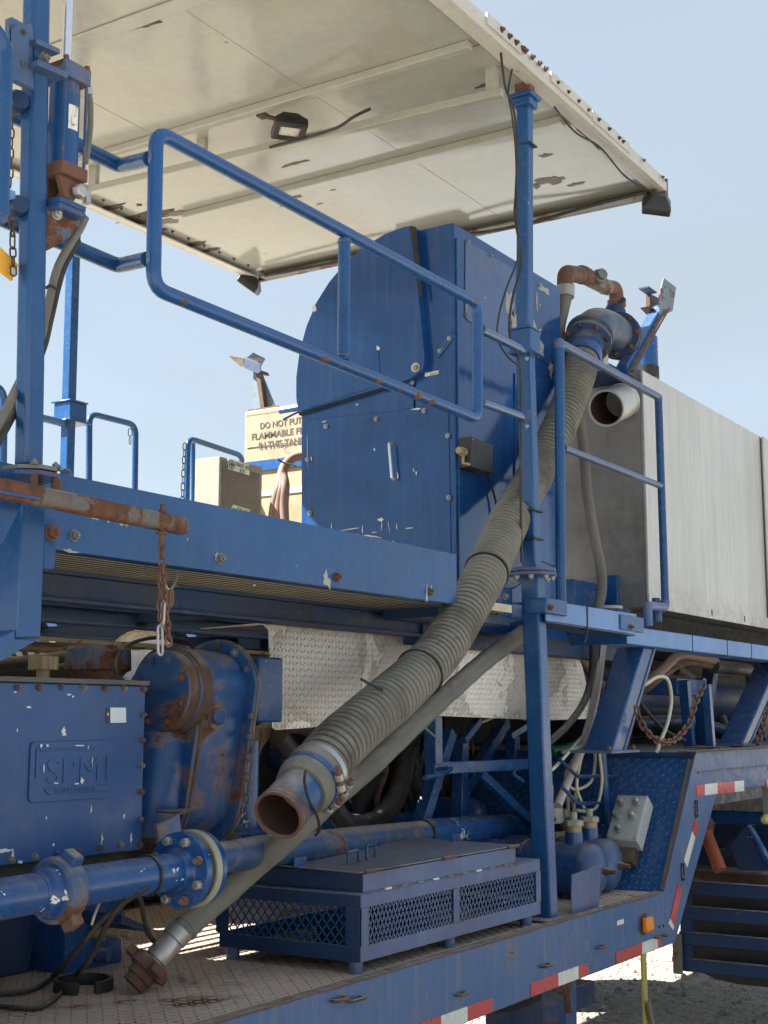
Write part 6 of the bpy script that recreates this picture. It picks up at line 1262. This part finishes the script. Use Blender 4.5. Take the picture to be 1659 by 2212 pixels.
# ================================================================ tall mast with rusty arm, actuator
ms = thing('valve_mast', 'tall blue square mast at the left with flange and mitred tube foot', 'mast', (1.8, 1.9, 1.7))
YM = 1.90
def L(x, y, Y=YM): return P(x, y, Y=Y)
def sqv(x0, y0, x1, y1, Y, w_, d_, name, mat, parent, bev=.007):
    a, b = L(x0, y0, Y), L(x1, y1, Y); return MB().beam(a, b, d_, w_, ex).build(name, mat, parent, bevel=bev)
# upright: px centre of its right (-Y) face
sqv(80, -60, 62, 1010, YM+.02, .046, .034, 'mast_tube', blue_rail, ms, .007)
c = L(64, 1008, YM+.02)
MB().prism([c+V((.045*math.cos(rad(a))*1.1, .06*math.sin(rad(a)), -.012)) for a in range(20, 380, 45)], (0, 0, .008)).build('mast_flange', steelbolt, ms, bevel=.001)
MB().prism([c+V((.05*math.cos(rad(a))*1.2, .06*math.sin(rad(a)), -.024)) for a in range(20, 380, 45)], (0, 0, .009)).build('mast_flange', blue_pipe, ms, bevel=.001)
for dx, dy in ((.04, -.035), (.018, -.05), (-.03, -.045), (.045, .02)):
    bolt(c+V((dx, dy, -.004)), ez, .0065, ms, steelbolt); MB().tube([c+V((dx, dy, -.024)), c+V((dx, dy, -.046))], .007, 8).build('flange_stud', rust, ms)
YB2 = 1.84
f_a, f_b = L(52, 1085, YB2), L(44, 1375, YB2)
xl_, xr_ = L(42, 1230, YB2).x, L(94, 1230, YB2).x; zt_f, zb_f = L(60, 1078, YB2).z, L(90, 1378, YB2).z; zm_f = zb_f-.0
MB().prism([(xl_, YB2, zt_f), (xr_, YB2, zt_f), (xr_, YB2, zb_f), (xl_, YB2, zb_f-.003)], (0, .062, 0)).build('foot_tube', blue_rail, ms, bevel=.003)
MB().prism([(xl_-.001, YB2+.0015, zb_f+.012), (xl_-.001, YB2+.0015, zb_f-.0035), (xr_-.004, YB2+.0015, zb_f-.004), (xl_-.35, YB2+.0015, zb_f-.20), (xl_-.35, YB2+.0015, zb_f-.13)], (0, .060, 0)).build('foot_tube', blue_rail, ms, bevel=.003)
MB().prism([L(x, y, YM+.03) for x, y in ((97, 1116), (120, 1120), (123, 1130), (119, 1225), (112, 1231), (96, 1228))], (0, .008, 0)).build('lug_plate', blue_rail, ms, bevel=.001)
bolt(L(111, 1150, YM+.029), -ey, .0125, ms, rust)
MB().prism([L(x, y, 1.80) for x, y in ((-40, 1068), (50, 1082), (46, 1092), (10, 1165), (-10, 1190), (-40, 1190))], (0, .006, 0)).build('gusset', blue_pipe, ms)
MB().box(L(-60, 1060, 1.78).x, L(54, 1075, 1.78).x, 1.74, 1.86, L(20, 1080, 1.78).z, L(20, 1073, 1.78).z).build('shelf_plate', blue_pipe, ms, bevel=.001)
# rusty arm
ra = thing('square_tube_outrigger', 'rusty square tube arm sticking out from the mast foot with a chain at its end', 'arm', L(200, 1080, 1.78))
a, b = L(-60, 1042, 1.76), L(399, 1138, 1.76)
MB().beam(a, b, .032, .034).build('arm_tube', paint('arm_rust_brown', (.10, .11, .12), .6, rust=.95, dirt=.7, rscale=9, bump=.3, fade=(.08, .11, .15), dirtc=(.1, .06, .045)), ra, bevel=.009)
MB().beam(a-ey*.0155, a+(b-a)*.45-ey*.0155, .0012, .02).build('x', rust_grey, ra) if False else None
e = L(350, 1127, 1.76); MB().tube([e+ez*.02, e+ez*.035], .0045, 8).build('eye_bolt', rust, ra); MB().lathe(e+ez*.017, ez, [(0, .009), (.006, .009)], 6).build('eye_nut', rust, ra)
MB().lathe(e-ez*.024, ez, [(0, .011), (.003, .011), (.004, .007), (.008, .007)], 12).build('eye_washer', rust, ra)
ach = thing('arm_chain', 'rusty chain with a bright snap hook hanging from the end of the rusty arm', 'chain', L(350, 1400, 1.76))
q0 = e-ez*.024
MB().tube([q0, q0-ez*.022], .0045, 8).build('chain_shank', rust, ach)
q1 = L(347, 1408, 1.76)
chain([q0-ez*.022, L(351, 1240, 1.76), L(355, 1290, 1.755), L(360, 1340, 1.75), L(364, 1385, 1.75)], .0205, .0125, .0024, rust, ach)
chain([L(349, 1262, 1.765), L(347, 1300, 1.765), L(346, 1330, 1.765)], .0205, .0125, .0024, rust, ach)
inst('snap_hook', linkmesh(.056, .014, .0028, galv), frame(L(346, 1383, 1.755), (0, 0.05, 1), (1, .1, 0)), ach); inst('snap_hook', linkmesh(.05, .018, .0026, galv), frame(L(352, 1325, 1.758), (0.05, 0, 1), (.6, 1, 0)), ach)
inst('snap_hook', linkmesh(.032, .013, .004, rust), frame(L(369, 1292, 1.77), (0.1, 0, 1), (1, .4, 0)), ach)
# gate valve bracket plates
mb_ = thing('actuator_bracket', 'blue bolted bracket plates clamping the actuator to the mast', 'bracket', L(50, 150, 1.86))
sc_ = .13886
def K(x, y, Y=1.862): return P(x*sc_, y*sc_, Y=Y)
MB().prism([K(*q, 1.872) for q in ((145, 275), (190, 262), (440, 400), (500, 360), (505, 400), (530, 640), (530, 1400), (200, 1240), (140, 520))], (0, .012, 0)).build('back_plate', worn_rail, mb_, bevel=.001)
MB().prism([K(*q, 1.858) for q in ((228, 420), (270, 375), (310, 370), (420, 440), (455, 500), (450, 930), (520, 1000), (520, 1380), (250, 1240), (215, 1240))], (0, .010, 0)).build('front_plate', worn_rail, mb_, bevel=.0015)
for x, y in ((368, 500), (358, 990)): MB().lathe(K(x, y, 1.857), -ey, [(0, .0052), (.0015, .0052)], 14).build('bolt_hole', rust_dark, mb_)
MB().beam(K(500, 1000, 1.85), K(975, 1200, 1.85), .03, .012, ez).build('clamp_bar', worn_rail, mb_, bevel=.001)
MB().beam(K(480, 665, 1.87), K(850, 830, 1.87), .03, .010, ez).build('clamp_bar', worn_rail, mb_, bevel=.001)
MB().prism([K(*q, 1.868) for q in ((535, 690), (600, 700), (600, 960), (535, 960))], (0, .02, 0)).build('clamp_web', blue_rail, mb_)
bolt(K(680, 900, 1.855), -ey+ex*.4, .008, mb_, rust_grey)
# actuator cylinder
ac = thing('valve_actuator', 'blue and rusty cylinder actuator with tie rods hanging beside the mast', 'actuator', K(1180, 2900, 1.95))
YA = 1.93
cA = P(1150*sc_, 1000*sc_, Y=YA); cB = P(1130*sc_, 3600*sc_, Y=YA)
def hb_(px0, py0, pxr, py1, Y, mat, name):     # block given by front corner px0, right end pxr
    a = P(px0, py0, Y=Y); r = P(pxr, py0, Y=Y); zb = P(px0, py1, Y=Y).z; return MB().box(a.x, r.x, Y, Y+.078, zb, a.z).build(name, mat, ac, bevel=.004)
hx0, hx1 = 1030*sc_, 1425*sc_
headm = paint('actuator_head', (.045, .11, .27), .6, rust=.75, dirt=.4, rscale=13, bump=.25)
Yc = 1.885
t_a = P(hx0, 130, Y=Yc); t_b = P(hx1, 165, Y=Yc)
z_t1, z_t0 = P(hx0, 122, Y=Yc).z, P(hx0, 159, Y=Yc).z
z_b1, z_b0 = P(hx0, 345, Y=Yc).z, P(hx0, 374, Y=Yc).z
xA, xB = t_a.x, t_b.x; YcB = Yc+(xB-xA)*1.05
MB().box(xA, xB, Yc, YcB, z_t0, z_t1).build('cylinder_head', headm, ac, bevel=.003)
MB().box(xA, xB, Yc, YcB, z_b0, z_b1).build('cylinder_head', rust, ac, bevel=.003)
cc = V(((xA+xB)/2, (Yc+YcB)/2, 0)); rc_ = (xB-xA)*.43
MB().tube([cc+ez*z_b1, cc+ez*z_t0], rc_, 28).build('cylinder_barrel', blue_gear, ac)
for dx in (-1, 1):
    for dy in (-1, 1):
        p = cc+V((dx*(xB-xA)*.41, dy*(YcB-Yc)*.41, 0)); MB().tube([p+ez*(z_b0+.005), p+ez*(z_t1+.008)], .0032, 8).build('tie_rod', blue_rusty, ac); MB().lathe(p+ez*z_t1, ez, [(0, .0065), (.007, .0065)], 6).build('rod_nut', rust, ac)
MB().tube([cc+ez*z_t1, cc+ez*(z_t1+.9)], .0105, 16).build('piston_rod', chrome, ac)
stp = P(1140*sc_, 1850*sc_, Y=1.90); rr3 = rc_+.0006; ps = []
n_ = 6
zs1, zs0 = P(160, 233, Y=1.9).z, P(160, 286, Y=1.9).z
vs = []; aa = [rad(-118+k*9) for k in range(n_)]
for a in aa: vs += [cc+V((rr3*math.cos(a), rr3*math.sin(a), zs0)), cc+V((rr3*math.cos(a), rr3*math.sin(a), zs1))]
MB().add(vs, [(2*k, 2*k+2, 2*k+3, 2*k+1) for k in range(n_-1)]).build('worn_sticker', paint('worn_white_sticker', (.8, .8, .76), .4, rust=.5, rscale=30, dirt=.2), ac)
# clevis and lower valve body
MB().prism([P(x, y, Y=Yc+.012) for x, y in ((128, 374), (168, 392), (172, 420), (160, 436), (140, 425))], (0, .014, 0)).build('clevis', rust, ac, bevel=.003)
MB().prism([P(x, y, Y=Yc+.05) for x, y in ((104, 374), (150, 390), (150, 420), (120, 430), (104, 430))], (0, .014, 0)).build('clevis', rust_dark, ac, bevel=.003)
q = P(161, 413, Y=Yc+.008); MB().lathe(q+ey*.05, -ey+ex*.1, [(0, .008), (.05, .008), (.05, .0155), (.064, .0155), (.068, .012)], 6).build('clevis_pin', galv, ac, bevel=.002)
zv1, zv0 = P(122, 424, Y=Yc).z, P(122, 450, Y=Yc).z
MB().box(xA-.012, xB-.012, Yc-.01, YcB-.02, zv0, zv0+(zv1-zv0)*.48).build('valve_flange', blue_gear, ac, bevel=.002); MB().box(xA-.012, xB-.012, Yc-.01, YcB-.02, zv0+(zv1-zv0)*.52, zv1).build('valve_flange', blue_rusty, ac, bevel=.002)
MB().prism([P(x, y, Y=Yc+.02) for x, y in ((98, 440), (176, 462), (178, 490), (150, 515), (128, 530), (98, 545))], (0, .05, 0)).build('valve_body', paint('valve_body_rust', (.05, .11, .22), .7, rust=.85, chip=.4, dirt=.7, rscale=12, bump=.35), ac, bevel=.01)
bolt(P(123, 463, Y=Yc+.015), -ey+ex*-.3, .0085, ac, galv)
for k, (pts, r, m) in enumerate(([(191, 188), (196, 215), (196, 260), (190, 310), (184, 350)], .0062, hose2_m), ([(186, 425), (189, 445), (188, 480), (165, 520), (135, 560), (115, 610), (100, 680), (70, 760), (20, 850), (-30, 930)], .0085, hose2_m), ([(150, 560), (128, 585), (115, 620), (104, 660), (90, 720), (60, 790), (18, 880), (-20, 940)], .0085, rubber)) if False else []: pass
hs = [('short grey hose curving down the right side of the actuator', [(191, 200, 1.93), (195, 225, 1.93), (195, 270, 1.93), (190, 320, 1.92), (184, 352, 1.92)], .0062, hose2_m),
      ('grey hydraulic hose hanging from the valve body past the mast', [(184, 470, 1.93), (172, 495, 1.93), (150, 530, 1.93), (128, 570, 1.94), (115, 610, 1.95), (100, 680, 1.97), (85, 740, 1.98), (40, 830, 1.95), (10, 890, 1.9), (-30, 960, 1.9)], .0085, hose2_m),
      ('dark hydraulic hose running behind the grey one past the mast', [(168, 520, 1.97), (140, 570, 1.97), (124, 620, 1.98), (108, 690, 1.99), (90, 760, 2.0), (45, 860, 1.97), (15, 920, 1.93), (-20, 980, 1.93)], .008, rubber)]
for lb, pts, r, m in hs: hose(lb, pts, r, m, 12)
MB().tube([P(190, 188, Y=1.93), P(191, 205, Y=1.93)], .009, 8).build('hose_fitting', galv, ac); MB().tube([P(186, 404, Y=1.92), P(187, 440, Y=1.92)], .009, 8).build('hose_fitting', galv, ac); MB().tube([P(171, 405, Y=1.91), P(186, 407, Y=1.92)], .008, 8).build('hose_fitting', brass, ac)
hose('black strap round the hydraulic hoses at the mast', [(99, 622, 1.94), (110, 617, 1.93), (121, 624, 1.94)], .003, rubber, 8, 'hose_strap', 'strap')
# pipe behind mast and chain, orange lever
vp2 = thing('mast_pipe', 'blue round pipe loop at the far left edge in front of the chain', 'pipe', L(10, 450, 1.80))
MB().tube([L(4, 462, 1.80), L(14, 100, 1.80), L(-18, 52, 1.80), L(-60, 40, 1.80)], .0125, 20, .03, fs=8).build('pipe_loop', blue_rail, vp2)
MB().tube([L(4, 455, 1.80), L(2, 475, 1.80), L(-40, 470, 1.80)], .0115, 20, .01).build('pipe_loop', blue_rusty, vp2)
sv = thing('swivel_fittings', 'dark round swivel fittings between the blue pipe loop and the mast', 'fitting', L(30, 450, 1.93))
for y, r in ((225, .018), (450, .017)):
    MB().lathe(L(28, y, 1.94), V((-.25, -1, 0)), [(-.06, r), (.0, r), (.002, r*1.25), (.02, r*1.25), (.03, r)], 24).build('swivel_ball', blue_dark, sv)
MB().box(L(22, 420, 1.9).x, L(34, 420, 1.9).x, 1.9, 1.94, L(22, 425, 1.9).z, L(22, 408, 1.9).z).build('swivel_lug', blue_light, sv, bevel=.002)
lc = thing('lever_chain', 'thin dark chain hanging along the left side of the mast to an orange lever', 'chain', L(26, 590, 1.9))
chain(spline([L(25, 245, 1.92), L(23, 330, 1.92), L(21, 395, 1.92)], 6), .0215, .0115, .0016, rust_dark, lc); chain([L(26, 480, 1.92), L(27, 500, 1.92)], .02, .011, .0018, rust_dark, lc)
inst('chain_shackle', linkmesh(.036, .016, .0019, rust_dark), frame(L(27, 518, 1.92), (0, 0.02, 1), (1, .3, 0)), lc); chain([L(28, 545, 1.92), L(29, 585, 1.92)], .02, .011, .0018, rust_dark, lc)
ol = MB(); a = [L(x, y, 1.93) for x, y in ((-60, 470), (0, 532), (40, 572), (27, 607), (-4, 583), (-60, 520))]; o = ol.prism(a, (0, .005, 0)).build('orange_lever', orange, bevel=.001); tag(o, 'orange yellow flat lever tip with a round hole at the left edge', 'lever')
MB().lathe(L(25, 585, 1.929), -ey, [(0, .0072), (.0008, .0072)], 20).build('lever_hole', labelm, o)
# dangling cables on canopy post and canopy
hose('black cable running down the canopy post from the roof', [(1080, 95, 2.02), (1086, 150, 2.0), (1092, 190, 2.0), (1110, 240, 2.0), (1117, 320, 2.0), (1114, 420, 2.0), (1112, 470, 2.0), (1124, 540, 2.0), (1122, 590, 2.0), (1108, 640, 2.0), (1100, 700, 2.0), (1105, 745, 1.99), (1122, 780, 2.0), (1125, 900, 2.0), (1125, 1100, 2.01), (1127, 1215, 2.03)], .0045, rubber, 8, 'cable', 'cable')
hose('second black cable looping left of the canopy post', [(1106, 150, 2.02), (1098, 200, 2.0), (1106, 250, 2.0), (1114, 330, 2.0), (1117, 460, 1.99), (1120, 550, 1.99), (1095, 620, 2.0), (1078, 680, 2.0), (1075, 730, 2.0), (1095, 768, 1.99), (1122, 790, 1.99)], .0035, rubber, 8, 'cable', 'cable')
o = MB().tube(spline([V((3.92, 3.0, ZC-.12)), P(680, 292, Z=ZC-.13), P(730, 275, Z=ZC-.14), P(765, 252, Z=ZC-.13), P(800, 235, Z=ZC-.10)], 7), .006, 8).build('cable', rubber); tag(o, 'grey cable sagging from the middle floodlight along the lamp bar', 'cable')
hose('black cable clipped along the canopy end edge', [(1370, 455, 2.9), (1300, 448, 3.2), (1200, 470, 3.6)], .004, rubber, 8, 'cable', 'cable') if False else None
o = MB().tube(spline([V((5.32, 2.04, ZC-.03)), V((5.33, 2.3, ZC-.035)), V((5.32, 2.7, ZC-.06)), V((5.33, 3.1, ZC-.035)), V((5.32, 3.5, ZC-.05)), V((5.33, 4.1, ZC-.035))], 8), .008, 8).build('cable', rubber); tag(o, 'black cable loom clipped along the end edge of the canopy', 'cable')
o = MB().box(5.30, 5.40, 2.95, 3.3, ZC-.075, ZC-.035).build('light_box', rust_dark, bevel=.004); tag(o, 'dark rusty box hanging at the canopy end edge behind the cabinet', 'box')
o = MB().tube(spline([V((4.38, 2.03, ZC-.02)), V((4.6, 2.05, ZC-.028)), V((4.8, 2.03, ZC-.024)), V((5.1, 2.05, ZC-.034)), V((5.35, 2.03, ZC-.03))], 8), .004, 8).build('cable', rubber); tag(o, 'black cable sagging under the near edge of the canopy', 'cable')
